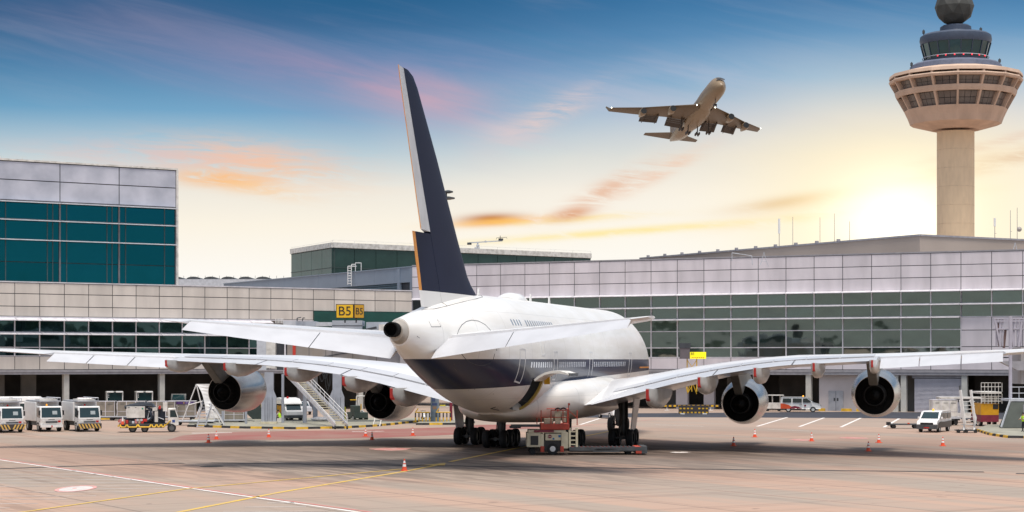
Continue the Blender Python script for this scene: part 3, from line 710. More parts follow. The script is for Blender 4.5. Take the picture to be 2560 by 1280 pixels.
# ================================================================== terminal buildings
cladm = mat('pale_cladding_panel', (.66,.61,.64), .45, var=.10, scale=.5, stretch=(1,1,.25), coat=.15)
cladL = mat('cream_cladding_panel', (.60,.55,.50), .5, var=.10, scale=.5, stretch=(1,1,.25))
jointm = mat('dark_panel_joint', (.05,.055,.065), .7)
soffm = mat('soffit_grey', (.30,.29,.31), .6)
alum = mat('aluminium_trim', (.62,.60,.63), .45, metal=.1)
conc = mat('painted_concrete', (.50,.49,.45), .8, var=.08)
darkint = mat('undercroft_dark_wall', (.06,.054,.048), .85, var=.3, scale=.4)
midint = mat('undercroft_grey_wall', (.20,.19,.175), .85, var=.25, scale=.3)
whitewall = mat('white_wall', (.50,.47,.48), .8, var=.1, scale=.3)
shut = mat('roller_shutter_grey', (.46,.44,.48), .5, var=.05)
def glass(name, col, rough=.03, spec=.5, tint=(.75,1,1), ior=2.4):
    m = bpy.data.materials.new(name); m.use_nodes = True; nt = m.node_tree; b = nt.nodes['Principled BSDF']
    tc = nt.nodes.new('ShaderNodeTexCoord')
    n = noise(nt, tc.outputs['Object'], .35, 3); c = mixc(nt, n, tuple(q*.55 for q in col), tuple(q*1.45 for q in col)); nt.links.new(c, b.inputs['Base Color'])
    b.inputs['Roughness'].default_value = rough; b.inputs['IOR'].default_value = ior; b.inputs['Specular Tint'].default_value = (*tint,1); b.inputs['Coat Weight'].default_value = .0
    n2 = noise(nt, tc.outputs['Object'], .22, 2); bp = nt.nodes.new('ShaderNodeBump'); bp.inputs['Strength'].default_value = .10; bp.inputs['Distance'].default_value = .3
    nt.links.new(n2.k, bp.inputs['Height']); nt.links.new(bp.outputs[0], b.inputs['Normal']); nt.links.new(bp.outputs[0], b.inputs['Coat Normal'])
    return m
gT = glass('teal_curtain_glass', (.001,.014,.019), tint=(.02,.38,.52), ior=3.1); gR = glass('olive_teal_curtain_glass', (.024,.036,.032), tint=(.9,1,.93), ior=2.7); gD = glass('dark_teal_glass', (.006,.018,.020), tint=(.6,1,1), ior=2.0); gG = glass('green_block_glass', (.006,.055,.044), .12, ior=1.7)
class Fac:
    """facade on a vertical plane through two ground points, local x along it, local -y towards the apron"""
    def __init__(s, name, a, b, label, cat):
        a, b = Vector((a[0],a[1],0)), Vector((b[0],b[1],0)); d = b-a; s.len = d.length; s.ang = math.atan2(d.y, d.x)
        s.o = thing(name, label, cat, a, s.ang)
        s.a, s.d = a, d.normalized()
    def x_at(s, px):       # where the column of the photograph meets the plane
        k = (px-CX)/F; return (k*s.a.y-s.a.x)/(s.d.x-k*s.d.y)
def clad(name, fa, xs, zs, m, y0=0., gap=.09, skip=()):
    mb = MB(jointm); mb.box(xs[0], xs[-1], y0+.06, y0+.4, zs[0], zs[-1])
    tones = [m]
    for k_ in (.93, 1.05):
        n_ = m.name+('_weathered' if k_ < 1 else '_newer')
        if n_ not in MATS:
            MATS[n_] = m.copy(); MATS[n_].name = n_
            for e_ in [q for q in MATS[n_].node_tree.nodes if q.type == 'VALTORGB'][0].color_ramp.elements: e_.color = [min(1,q*k_) for q in e_.color[:3]]+[1]
        tones.append(MATS[n_])
    for i in range(len(xs)-1):
        for j in range(len(zs)-1):
            if (i, j) in skip: continue
            mb.m(rnd.choice([tones[0]]*3+tones))
            mb.box(xs[i]+gap/2, xs[i+1]-gap/2, y0, y0+.1, zs[j]+gap/2, zs[j+1]-gap/2)
    return mb.build(name, fa.o)
def gtones(m):
    out = [m, m]
    for k_, tag_ in ((.55,'_deep'),(1.5,'_pale')):
        n_ = m.name+tag_
        if n_ not in MATS:
            q = m.copy(); q.name = n_; MATS[n_] = q
            for nd in q.node_tree.nodes:
                if nd.type == 'MIX':
                    for i_ in (6,7): nd.inputs[i_].default_value = [v*k_ for v in nd.inputs[i_].default_value[:3]]+[1]
        out.append(MATS[n_])
    return out
def bays(fa, xs, zs, m, y0=.15):
    tn = gtones(m)
    for a, b in zip(xs, xs[1:]):
        mb = MB(m)
        for z0, z1 in zip(zs, zs[1:]):
            t1, t2 = rnd.uniform(-.012,.012), rnd.uniform(-.012,.012); mb.m(rnd.choice(tn))
            mb.hexa([(a+.06,y0+t1,z0+.05),(b-.06,y0-t1,z0+.05),(b-.06,y0+.1,z0+.05),(a+.06,y0+.1,z0+.05)],[(a+.06,y0+t2+t1,z1-.05),(b-.06,y0+t2-t1,z1-.05),(b-.06,y0+.1,z1-.05),(a+.06,y0+.1,z1-.05)])
        mb.build('window', fa.o)
def mullions(fa, xs, zs, m, y0=0., wv=.14, wh=.12, back=None):
    mb = MB(back or dgrey); mb.box(xs[0], xs[-1], y0+.28, y0+.6, zs[0], zs[-1]); mb.m(m)
    for x_ in xs: mb.box(x_-wv/2, x_+wv/2, y0, y0+.27, zs[0], zs[-1])
    for z_ in zs: mb.box(xs[0], xs[-1], y0+.03, y0+.262, z_-wh/2, z_+wh/2)
    return mb.build('mullion', fa.o)
def shade(fa, xs, z_, m, dep=.9, rise=.22, xsh=.6):
    for a, b in zip(xs, xs[1:]):
        mb = MB(m); mb.hexa([(a+.03+xsh*0,-.02,z_),(b-.05,-.02,z_),(b-.05,-dep,z_-rise*.3),(a+.03,-dep,z_-rise*.3)],[(a+.03,-.02,z_+rise),(b-.05,-.02,z_+rise),(b-.05,-dep,z_-rise*.3+.08),(a+.03,-dep,z_-rise*.3+.08)])
        mb.build('sunshade', fa.o)
# ---- right wing of the terminal
fr = Fac('terminal_wing', (-15.15,275.0+.4), (64.2,235.3), 'long terminal wing with pale panel band over olive green glass, behind the right wing', 'terminal')
# keep the measured plane through the two photographed columns
fr_pts = [fr.x_at(1562.7)+ (fr.x_at(2556.8)-fr.x_at(1562.7))/14*i for i in range(-9, 17)]
xs = [fr.x_at(1030)]+[q for q in fr_pts if q > fr.x_at(1050)]
xe_r = xs[-1]
zr = [15.57,17.3,18.86,20.42]
clad('cladding_panels', fr, xs, zr, cladm)
xg = [q for q in xs if q <= fr.x_at(2408)]; xw = [q for q in xs if q >= fr.x_at(2400)]
zg = [7.05,8.36,10.6,12.2,13.85,15.57]
bays(fr, xg, zg, gR); mullions(fr, xg, zg, alum)
bays(fr, xw, [12.2,13.85,15.57], gR); mullions(fr, xw, [12.2,13.85,15.57], alum)
clad('cladding_panels', fr, xw, [7.05,8.4,10.5,12.16], cladm)
for z_ in (15.5,13.78,12.14): shade(fr, xg, z_, alum)
for z_ in (15.5,13.78): shade(fr, xw, z_, alum)
clad('cladding_panels', fr, xs, [5.43,7.0], cladm)
mb = MB(soffm); mb.box(xs[0], xs[-1], -.12, .5, 5.08, 5.4); mb.box(xs[0], xs[-1], -.06, .5, 4.74, 5.06); mb.box(xs[0], xs[-1], .5, 14, 4.8, 5.1); mb.build('soffit_beam', fr.o)
mb = MB(soffm); mb.box(xs[0], xs[-1], .7, 40, 5.2, 20.2); mb.box(xs[0], xs[-1], -.05, .4, 20.44, 20.62); mb.build('roof_slab', fr.o)
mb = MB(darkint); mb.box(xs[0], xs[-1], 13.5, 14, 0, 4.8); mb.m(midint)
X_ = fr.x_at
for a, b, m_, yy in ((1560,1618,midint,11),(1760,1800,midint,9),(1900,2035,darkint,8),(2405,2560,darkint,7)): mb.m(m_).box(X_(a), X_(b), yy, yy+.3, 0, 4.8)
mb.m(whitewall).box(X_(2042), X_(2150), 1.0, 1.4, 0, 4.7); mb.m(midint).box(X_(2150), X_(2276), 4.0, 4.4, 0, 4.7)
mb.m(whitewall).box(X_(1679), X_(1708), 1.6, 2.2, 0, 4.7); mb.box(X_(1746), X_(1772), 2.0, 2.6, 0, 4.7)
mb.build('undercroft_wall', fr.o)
mb = MB(grey); mb.box(X_(2066), X_(2103), .9, .98, 0, 2.6); mb.m(jointm).box((X_(2066)+X_(2103))/2-.02, (X_(2066)+X_(2103))/2+.02, .885, .9, 0, 2.6).box(X_(2079),X_(2083),.885,.9,1.3,1.7).box(X_(2087),X_(2091),.885,.9,1.3,1.7); mb.build('double_door', fr.o)
mb = MB(shut); a, b = X_(2284), X_(2406)
for k in range(26): mb.hexa([(a,.42,.02+k*.165),(b,.42,.02+k*.165),(b,.6,.02+k*.165),(a,.6,.02+k*.165)],[(a,.5,.175+k*.165),(b,.5,.175+k*.165),(b,.6,.175+k*.165),(a,.6,.175+k*.165)])
mb.m(soffm).box(a-.3, b+.1, .4, .9, 4.36, 4.74); mb.build('roller_shutter', fr.o)
for px in (2020,2238,2258,2410): 
    mb = MB(conc); mb.box(X_(px)-.35, X_(px)+.35, .1, .8, 0, 4.74); mb.build('column', fr.o)
for a_, b_ in ((2050,2064),(2106,2130),(2144,2160)): mb = MB(ky); mb.box(X_(a_), X_(b_), -.6, -.1, 0, .35); mb.build('kerb_guard', fr.o)
# side wall of the terminal that runs back to the left
fs_ = Fac('terminal_side_wing', (-52.1,339), (-14.2,275.6), 'terminal side wall in painted blue grey shade, with louvres, running back behind the tail', 'terminal')
bluegrey = mat('shade_blue_cladding', (.24,.29,.36), .5, var=.06, scale=.2)  # the side wall's shade is put into this colour
Ls = fs_.len; mb = MB(bluegrey)
n_ = 11
for i in range(n_): mb.box(Ls*i/n_+.02, Ls*(i+1)/n_-.02, 0, .3, 18.2, 20.4)
mb.m(jointm).box(0, Ls, .3, 8, 5, 20.3); mb.build('cladding_panels', fs_.o)
mb = MB(bluegrey); mb.box(0, Ls, -.1, .25, 20.4, 20.55)
for x_ in (Ls*.93, Ls*.985): mb.box(x_-.35, x_+.35, -.15, .28, 5, 20.3)
mb.build('parapet', fs_.o)
mb = MB(mat('louvre_blue_grey', (.12,.17,.2), .6))
for k in range(34): mb.hexa([(0,.1,7+k*.33),(Ls*.92,.1,7+k*.33),(Ls*.92,.25,7.05+k*.33),(0,.25,7.05+k*.33)],[(0,.16,7.1+k*.33),(Ls*.92,.16,7.1+k*.33),(Ls*.92,.28,7.3+k*.33),(0,.28,7.3+k*.33)])
mb.build('louvre', fs_.o)
# ---- left wing
fl = Fac('terminal_wing', (-62.47,228.9), (-13.86,260), 'left terminal wing with cream panel band above dark teal windows, behind the left wing', 'terminal')
p37, p623 = fl.x_at(37), fl.x_at(623); pitch = (p623-p37)/10
xl = [p37+pitch*i for i in range(-4, 60) if p37+pitch*i < fl.len-.6]+[fl.len]
kb_ = [i for i, q in enumerate(xl) if q >= fl.x_at(783)][0]
clad('cladding_panels', fl, xl, [12.07,13.3,14.85,16.2], cladL, skip=[(i,0) for i in range(kb_, len(xl)-1)])
mb = MB(gG); mb.box(xl[kb_], fl.len-.1, -.25, .05, 11.3, 13.25); mb.build('green_window_band', fl.o)
mb = MB(alum); mb.box(xl[0], xl[-1], -.06, .4, 16.22, 16.36); mb.box(xl[0], xl[-1], -.04, .4, 11.9, 12.05); mb.build('parapet', fl.o)
zl = [7.2,8.26,10.0,11.9]
xgl = [q for q in xl if q < fl.x_at(700)]
bays(fl, xgl, zl, gD); mullions(fl, xgl, zl, alum, wv=.12, wh=.1)
for z_ in (11.6,9.9): shade(fl, xgl, z_, alum, 1.0, .3)
clad('cladding_panels', fl, xl, [5.5,7.15], cladL)
mb = MB(soffm); mb.box(xl[0], xl[-1], -.15, .5, 5.2, 5.47); mb.box(xl[0], xl[-1], -.08, .5, 4.92, 5.18); mb.box(xl[0], xl[-1], .5, 14, 4.95, 5.2); mb.build('soffit_beam', fl.o)
mb = MB(soffm); mb.box(xl[0], xl[-1], .7, 30, 5.3, 16.1); mb.build('roof_slab', fl.o)
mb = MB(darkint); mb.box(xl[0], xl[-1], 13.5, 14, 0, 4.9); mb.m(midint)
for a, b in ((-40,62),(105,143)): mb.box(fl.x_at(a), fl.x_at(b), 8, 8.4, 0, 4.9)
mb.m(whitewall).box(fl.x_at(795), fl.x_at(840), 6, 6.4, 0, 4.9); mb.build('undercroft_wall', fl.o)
for px in (-70,168.5,408,660,905):
    mb = MB(conc); x_ = fl.x_at(px); mb.box(x_-.34, x_+.34, .3, 1.0, 0, 4.92); mb.build('column', fl.o)
# ---- glazed upper block at the far left
fu = Fac('glass_block', (-62.47-1.2,228.9+2.4), (-13.86-1.2,262.4), 'tall teal glass block with white panels on top, on the left terminal roof', 'building')
pu = (fu.x_at(298)-fu.x_at(150)); xu = [fu.x_at(150)+pu*i for i in range(-2, 2)]+[fu.x_at(440)]
zu = [16.42,21.7,24.2,26.5]
clad('cladding_panels', fu, xu, [26.55,29.06,31.35], mat('weathered_white_panel', (.52,.53,.60), .5, var=.12, scale=.25, dirt=(.38,.40,.47)), gap=.12)
xb = [q for a, b in zip(xu, xu[1:]) for q in (a,)]+[xu[-1]]
bays(fu, xu, [16.42,18.9,21.7,24.2,26.5], gT); mullions(fu, xu, [16.42,21.7,24.2,26.5], mat('brown_grey_mullion', (.17,.16,.17), .5), wv=.2, wh=.14)
mb = MB(mat('block_dark_fin',(.05,.08,.085),.6))
for x_ in [q+dx for q in xu[:-1] for dx in (-.9,.9,6.2)]: mb.box(x_-.06,x_+.06,.1,.16,16.5,26.4)
mb.build('glazing_fin', fu.o)
for z_ in (26.3,24.05,21.6): shade(fu, xu, z_, lgrey, .7, .13)
mb = MB(offwhite); e = fu.x_at(440); mb.box(xu[0], e+.25, -.1, 26, 31.4, 31.62); mb.box(e+.02, e+.3, -.1, 26, 16.3, 31.38); mb.box(xu[0], e, .7, 26, 16.3, 31.36)
for k in range(8): mb.tube((xu[0]+2.7*k,.2,31.6),(xu[0]+2.7*k,.2,31.9),.03)
mb.build('roof_slab', fu.o)
# ---- dark green block in the middle distance
def box_from_px(name, label, corner, left, right, Yc, Yl, Yr, topc, base, mats, cat='building'):
    C_, A_, B_ = [Vector(((p-CX)/F*Y_, Y_, 0)) for p, Y_ in ((corner,Yc),(left,Yl),(right,Yr))]
    zt = H+(HY-topc)/F*Yc
    return C_, A_, B_, zt
C_, A_, B_, zt = box_from_px('', '', 832, 728, 1477, 330, 350, 364.5, 606, 0, None)
def wall(mb, p, q, z0, z1, off=0., th=.3):
    d = (q-p).normalized(); n = Vector((d.y,-d.x,0)); p2, q2 = p+n*off, q+n*off
    mb.hexa([p2+Vector((0,0,z0)),q2+Vector((0,0,z0)),q2-n*th+Vector((0,0,z0)),p2-n*th+Vector((0,0,z0))],[p2+Vector((0,0,z1)),q2+Vector((0,0,z1)),q2-n*th+Vector((0,0,z1)),p2-n*th+Vector((0,0,z1))])
gb = thing('green_glass_building', 'dark green glass block with pale roof edge, behind the tail fin', 'building', C_)
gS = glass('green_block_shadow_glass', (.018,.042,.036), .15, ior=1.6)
A2, B2 = A_-C_, B_-C_; O0 = Vector((0,0,0)); gmull = mat('green_mullion', (.035,.06,.055), .5)
for a, b, n_ in ((A2,O0,4),(O0,B2,13)):
    for i in range(n_):
        for k in range(6):
            p, q = a.lerp(b,i/n_), a.lerp(b,(i+1)/n_)
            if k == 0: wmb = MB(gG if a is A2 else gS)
            wall(wmb, p.lerp(q,.01), q.lerp(p,.01), zt-1.0-3.4*(k+1)+.05, zt-1.0-3.4*k-.05)
        wmb.build('window', gb)
mb = MB(gmull)
for a, b, n_ in ((A2,O0,4),(O0,B2,13)):
    wall(mb, a, b, 5, zt-.95, -.12)
    for k in range(6): wall(mb, a, b, zt-1.0-3.4*k-.06, zt-1.0-3.4*k+.06, .06, .05)
mb.build('mullion', gb)
mb = MB(offwhite)
for a, b in ((A2,O0),(O0,B2)): wall(mb, a, b, zt-.9, zt, .25, 1.2)
for i in range(14): 
    p = O0.lerp(B2, i/13); mb.tube(p+Vector((0,.2,zt)), p+Vector((0,.2,zt+.45)), .03)
mb.tube(Vector((0,.2,zt+.45)), B2+Vector((0,.2,zt+.45)), .025); mb.tube(A2+Vector((0,.2,zt+.3)), Vector((0,.2,zt+.3)), .025)
mb.build('roof_edge', gb)
# ---- large roof volume behind the right wing
roofm = mat('roof_beige_metal', (.40,.33,.28), .6, var=.08, scale=.1)
Cr = Vector(((2300-CX)/F*262,262,0)); Ar = Vector(((1600-CX)/F*322,322,0)); Br = Vector(((2640-CX)/F*276,276,0)); zt2 = H+310/F*262
rb = thing('roof_hall', 'beige metal roof hall rising behind the right terminal wing, below the tower', 'building', Cr)
mb = MB(roofm); a, b = Ar-Cr, Br-Cr
wall(mb, a, O0, 10, zt2, 0, .5); wall(mb, O0, b, 10, zt2, 0, .5); mb.add([a+Vector((0,0,zt2-.1)),Vector((0,0,zt2-.1)),b+Vector((0,0,zt2-.1)),b+Vector((-10,60,zt2-.1))],[(0,1,2,3)]); mb.build('wall', rb)
mb = MB(soffm); wall(mb, a, O0, zt2, zt2+.25, .15, .4); wall(mb, O0, b, zt2, zt2+.25, .15, .4)
for i in range(11):
    p = a.lerp(O0, (i+.5)/14); mb.box(p.x-.25, p.x+.25, p.y-.1, p.y+.4, zt2+.25, zt2+.55)
mb.build('roof_edge', rb)
# ---- low scalloped roof far away
sb = thing('scalloped_roof_shed', 'low pale shed with scalloped dark roof humps, right of the glass block', 'building', P(575,712,420)-Vector((0,0,0)))
sb.location.z = 0
mb = MB(lgrey); mb.box(-13,14,0,20,0,H+(HY-698)/F*420); mb.build('wall', sb)
mb = MB(dgrey); zz = H+(HY-698)/F*420
for k in range(6): mb.prism([(-12.2+3.9*k+1.6*math.cos(math.pi*i/8), zz+.62*math.sin(math.pi*i/8)) for i in range(9)], .5, 19, 'y')
for k in range(16): mb.tube((-12+1.6*k,.3,zz),(-12+1.6*k,.3,zz+.8),.04)
mb.build('roof', sb, smooth=30)

# ================================================================== control tower
TY = 410.; TX = (2389-CX)/F*TY; tw = thing('control_tower', 'tall beige control tower with flared two-level pod, dark cab and ball dome on top', 'tower', (TX,TY,0))
tz = lambda py: H+(HY-py)/F*TY; tr = lambda w_: w_/2/F*TY
shaftm = mat('tower_shaft_cream', (.78,.60,.40), .8, var=.05, scale=1.3, stretch=(1,1,.25)); podm = mat('tower_pod_beige', (.56,.40,.30), .75, var=.1, scale=.4, stretch=(1,1,.2)); cabm = mat('tower_cab_blue_grey', (.045,.062,.10), .5, var=.1); topm = mat('tower_upper_slate', (.11,.125,.18), .55)
domem = mat('radome_olive_grey', (.05,.052,.048), .7, var=.25, scale=.35)
mb = MB(shaftm); mb.lathe([(tr(92),0),(tr(92),tz(330))], 40); mb.m(mat('shaft_joint',(.68,.52,.35),.8))
for k_ in range(1,14): mb.lathe([(tr(92),tz(330)*k_/14),(tr(92.5),tz(330)*k_/14+.02),(tr(92.5),tz(330)*k_/14+.09),(tr(92),tz(330)*k_/14+.11)], 40, capa=False)
mb.build('shaft', tw, smooth=30)
NP = 16; rot0 = math.pi/NP
def ring(mb, prof): 
    rings = []
    for r, zz in prof: rings.append([(r*math.cos(2*math.pi*i/NP+rot0), r*math.sin(2*math.pi*i/NP+rot0), zz) for i in range(NP)])
    mb.loft(rings)
RK = 1/math.cos(math.pi/NP)*.985
mb = MB(podm)
ring(mb, [(tr(92)*1.02,tz(322)),(tr(120),tz(326)),(tr(222)*RK,tz(312)),(tr(234)*RK,tz(296)),(tr(252)*RK,tz(277)),(tr(250)*RK,tz(276))])
ring(mb, [(tr(290)*RK,tz(244)),(tr(296)*RK,tz(236)),(tr(298)*RK,tz(230)),(tr(280)*RK,tz(229)),(tr(280)*RK,tz(244))])
ring(mb, [(tr(322)*RK,tz(209)),(tr(327)*RK,tz(204)),(tr(324)*RK,tz(201)),(tr(300)*RK,tz(201)),(tr(300)*RK,tz(209))])
ring(mb, [(tr(326)*RK,tz(196)),(tr(322)*RK,tz(188)),(tr(222)*RK,tz(176)),(tr(222)*RK,tz(196))])
for i in range(NP):       # slanting fins between the levels
    a = 2*math.pi*i/NP+rot0; ca, sa = math.cos(a), math.sin(a)
    for w0, w1, y0, y1, ins in ((252,290,277,243,30),(297,323,231,208,34),(322,324,203,194,20)):
        mb.hexa([Vector((q*tr(ww)*RK*ca-t*sa, q*tr(ww)*RK*sa+t*ca, tz(yy))) for ww, yy, q, t in ((w0,y0,1,-.22),(w0,y0,1,.22),(w0-ins,y0,1,.22),(w0-ins,y0,1,-.22))],
                [Vector((q*tr(ww)*RK*ca-t*sa, q*tr(ww)*RK*sa+t*ca, tz(yy))) for ww, yy, q, t in ((w1,y1,1,-.22),(w1,y1,1,.22),(w1-ins,y1,1,.22),(w1-ins,y1,1,-.22))])
mb.build('pod', tw)
podg = glass('tower_pod_glass', (.19,.15,.135), .2, ior=1.5)
for i in range(NP):
    a0, a1 = 2*math.pi*i/NP+rot0, 2*math.pi*(i+1)/NP+rot0
    for r0, r1, y0, y1 in ((232,264,277,243),(276,294,231,208)):
        mb = MB(podg)
        f_ = lambda a, r, yy: Vector((tr(r)*RK*math.cos(a), tr(r)*RK*math.sin(a), tz(yy)))
        def quad(t0, t1, s0, s1):
            def pt(t, s): 
                p, q = f_(a0, r0+(r1-r0)*s, y0+(y1-y0)*s), f_(a1, r0+(r1-r0)*s, y0+(y1-y0)*s); return p.lerp(q, t)
            o_ = [pt(t0,s0),pt(t1,s0),pt(t1,s1),pt(t0,s1)]; mb.loft([o_, [Vector((p.x*.985,p.y*.985,p.z)) for p in o_]])
        for c_ in range(3): quad(.06+c_*.3,.34+c_*.3,.08,.5); quad(.06+c_*.3,.34+c_*.3,.54,.98)
        mb.build('window', tw)
mb = MB(jointm); ring(mb, [(tr(214)*RK,tz(277)),(tr(256)*RK,tz(243)),(tr(262)*RK,tz(229)),(tr(280)*RK,tz(205)),(tr(290)*RK,tz(195))]); mb.build('pod_core', tw)
mb = MB(topm); ring(mb, [(tr(228)*RK,tz(178)),(tr(222)*RK,tz(165)),(tr(205)*RK,tz(160)),(tr(150)*RK,tz(155))]); mb.build('terrace', tw)
mb = MB(cabm); mb.lathe([(tr(150),tz(158)),(tr(152),tz(150))],32); mb.lathe([(tr(172),tz(112)),(tr(177),tz(102)),(tr(174),tz(92)),(tr(160),tz(87)),(tr(90),tz(84))],36)
for i in range(18):
    a = 2*math.pi*i/18+.1; mb.tube((tr(150)*math.cos(a),tr(150)*math.sin(a),tz(152)),(tr(172)*math.cos(a),tr(172)*math.sin(a),tz(111)),.11,n=5)
mb.build('cab', tw, smooth=30)
cabg = glass('tower_cab_glass', (.004,.035,.045), .05, ior=1.7)
for i in range(18):
    a0, a1 = 2*math.pi*i/18+.1, 2*math.pi*(i+1)/18+.1; mb = MB(cabg)
    q = [Vector((tr(r)*.99*math.cos(a), tr(r)*.99*math.sin(a), tz(yy))) for r, a, yy in ((150,a0,151),(150,a1,151),(171,a1,111),(171,a0,111))]
    mb.loft([q, [Vector((p.x*.98,p.y*.98,p.z)) for p in q]]); mb.build('window', tw)
mb = MB(lgrey); mb.path([(tr(163)*math.cos(2*math.pi*i/24),tr(163)*math.sin(2*math.pi*i/24),tz(146)) for i in range(25)], .09, 5); mb.build('handrail', tw)
rl = glow('red_obstruction_lamp', (1,.04,.06), 1.0)
for k in range(7):
    a = -math.pi/2+(k-3)*.26; mb = MB(rl); mb.lathe([(.05,0),(.15,.05),(.15,.24),(.05,.3)], 8, (tr(166)*math.cos(a), tr(166)*math.sin(a), tz(150.5))); mb.build('obstruction_lamp', tw, smooth=60)
mb = MB(cabm); mb.lathe([(tr(96),tz(86)),(tr(88),tz(80)),(tr(78),tz(80)),(tr(76),tz(68)),(tr(64),tz(64))],28); mb.build('neck', tw, smooth=30)
import bmesh
bm_ = bmesh.new(); bmesh.ops.create_icosphere(bm_, subdivisions=2, radius=tr(97)); me = bpy.data.meshes.new('radome'); bm_.to_mesh(me); bm_.free(); me.materials.append(domem)
o = bpy.data.objects.new('radome', me); COL.objects.link(o); o.parent = tw; o.location = (tr(-6),0,tz(17))
for x_, y0, y1 in ((-80,88,74),(63,88,68),(110,165,146),(-110,178,155)): mb = MB(dgrey); mb.tube((tr(x_*2),0,tz(y0)),(tr(x_*2),0,tz(y1)),.1,n=5); mb.box(tr(x_*2)-.25,tr(x_*2)+.25,-.2,.2,tz(y1)-.9,tz(y1)-.2); mb.build('antenna', tw)

# ---- roof furniture
am = mat('antenna_grey', (.35,.32,.30), .6)
for i, (px, y0, y1, kind, lab) in enumerate(((1948,645,545,1,'thick white roof antenna, leftmost on the beige roof hall'),(1982,642,540,0,'thin tall roof mast just right of the thick leftmost antenna'),(2050,636,542,0,'thin roof mast between the leftmost pair and the tallest mast'),(2086,630,532,0,'tallest thin roof mast, left of the sun glare'),(2124,626,552,0,'short thin roof mast nearest left of the sun glare'),(2487,600,547,1,'thick white roof antenna right of the tower shaft'),(2526,601,528,0,'thin roof mast third from the right edge, beyond the tower'),(2543,602,522,2,'roof mast with a small dish near the right edge'))):
    t_ = thing('roof_antenna', lab, 'antenna', P(px,y0,290 if px < 2300 else 276), 0, 'antennas on the roof hall'); hh = (y0-y1)/F*285
    mb = MB(am); mb.tube((0,0,-1.2),(0,0,hh),.05 if kind != 1 else .07, .035, 6); mb.tube((0,0,hh*.3),(.25,0,hh*.3),.03,n=4); mb.build('mast', t_)
    if kind == 1: mb = MB(white); mb.tube((0,0,hh*.62),(0,0,hh),.17,.17,8); mb.build('radiator', t_)
    if kind == 2: mb = MB(am); mb.lathe([(.05,-.1),(.35,.05),(.38,.08)],12,(0.3,-.1,hh*.35),'y'); mb.build('dish', t_)
def cleaner(loc, rz, sc_, label):
    t_ = thing('roof_crane', label, 'crane', loc, rz); 
    mb = MB(lgrey); mb.box(-1.2,.6,-.5,.5,0,.7).box(-.6,.5,-.4,.4,.9,1.5).tube((-.1,0,.6),(-.1,0,2.2),.28,.28,10); mb.build('base', t_, bevel=.04)
    mb = MB(lgrey); mb.bar((-3.2,0,2.1),(8.4,0,2.8),.32,.34).tube((2.6,0,2.2),(2.6,0,2.8),.3,n=8); mb.build('boom', t_)
    mb = MB(dgrey); mb.box(-3.7,-2.2,-.4,.4,1.5,2.2); mb.build('counterweight', t_, bevel=.08)
    mb = MB(dgrey); mb.box(7.0,8.6,-.3,.3,2.9,3.5).bar((6.3,0,3.7),(9.8,0,3.9),.12,.12).tube((7.6,0,3.4),(7.6,0,4.4),.1).tube((6.4,0,3.7),(6.2,0,3.2),.06).tube((9.8,0,3.9),(9.9,0,3.4),.06); mb.build('jib_head', t_)
    t_.scale = (.55,.55,.6); return t_
cleaner(P(1195,624,352), .05, 1, 'grey roof maintenance crane with long boom, on the green glass building')
t_ = thing('light_mast', 'floodlight mast with round lamp ring, half hidden behind the tail fin', 'mast', (P(1116,500,420).x,420,0))
mb = MB(dgrey); mb.tube((0,0,0),(0,0,H+(HY-478)/F*420),.28,.16,8); mb.build('pole', t_)
for py, rr_ in ((479,1.1),(495,1.5)): 
    mb = MB(dgrey); mb.lathe([(rr_*.2,.35),(rr_,.1),(rr_,-.2),(rr_*.3,-.4)],14,(0.4,0,H+(HY-py)/F*420)); mb.build('lamp_ring', t_, smooth=40)
t_ = thing('roof_ladder', 'white caged roof access ladder on the blue grey parapet', 'ladder', Vector((P(888,670,296).x,293,0)))
mb = MB(white); zq = H+(HY-712)/F*293
mb.path([(-.9,0,zq),(-.9,0,zq+2.9),(.5,0,zq+2.9)],.07,5); mb.path([(-.35,0,zq-.2),(-.35,0,zq+2.7)],.07,5)
for k in range(7): mb.tube((-.9,0,zq+.2+.4*k),(-.35,0,zq+.2+.4*k),.04,n=4)
mb.path([(.3,-.2,zq+1.6),(.3,-.2,zq+3.4),(1.2,-.2,zq+3.4),(1.2,-.2,zq+1.8)],.06,5); mb.path([(-.35,.3,zq+1.6),(-.35,.3,zq+3.2),(.3,.3,zq+3.2)],.06,5); mb.build('rails', t_)
for k_, (px, py, lab) in enumerate(((1910,655,'thin metal tripod on the terminal parapet left of the glare'),(2538,632,'thin metal tripod on the terminal parapet at the far right'))):
    t_ = thing('roof_bracket', lab, 'bracket', P(px,py-2,246 if px < 2200 else 238), 0, 'tripods on the terminal parapet'); mb = MB(lgrey)
    mb.path([(-.6,0,-.7),(-.3,0,0),(.0,0,1.2),(.3,0,0),(.6,0,-.7)],.04,5); mb.tube((-.3,0,0),(.3,0,0),.03,n=4)
    if px < 2200: mb.path([(-4.2,0,.0),(-4.2,0,1.1),(-1.6,0,.7),(-1.5,0,-.5)],.05,5)
    mb.build('frame', t_)
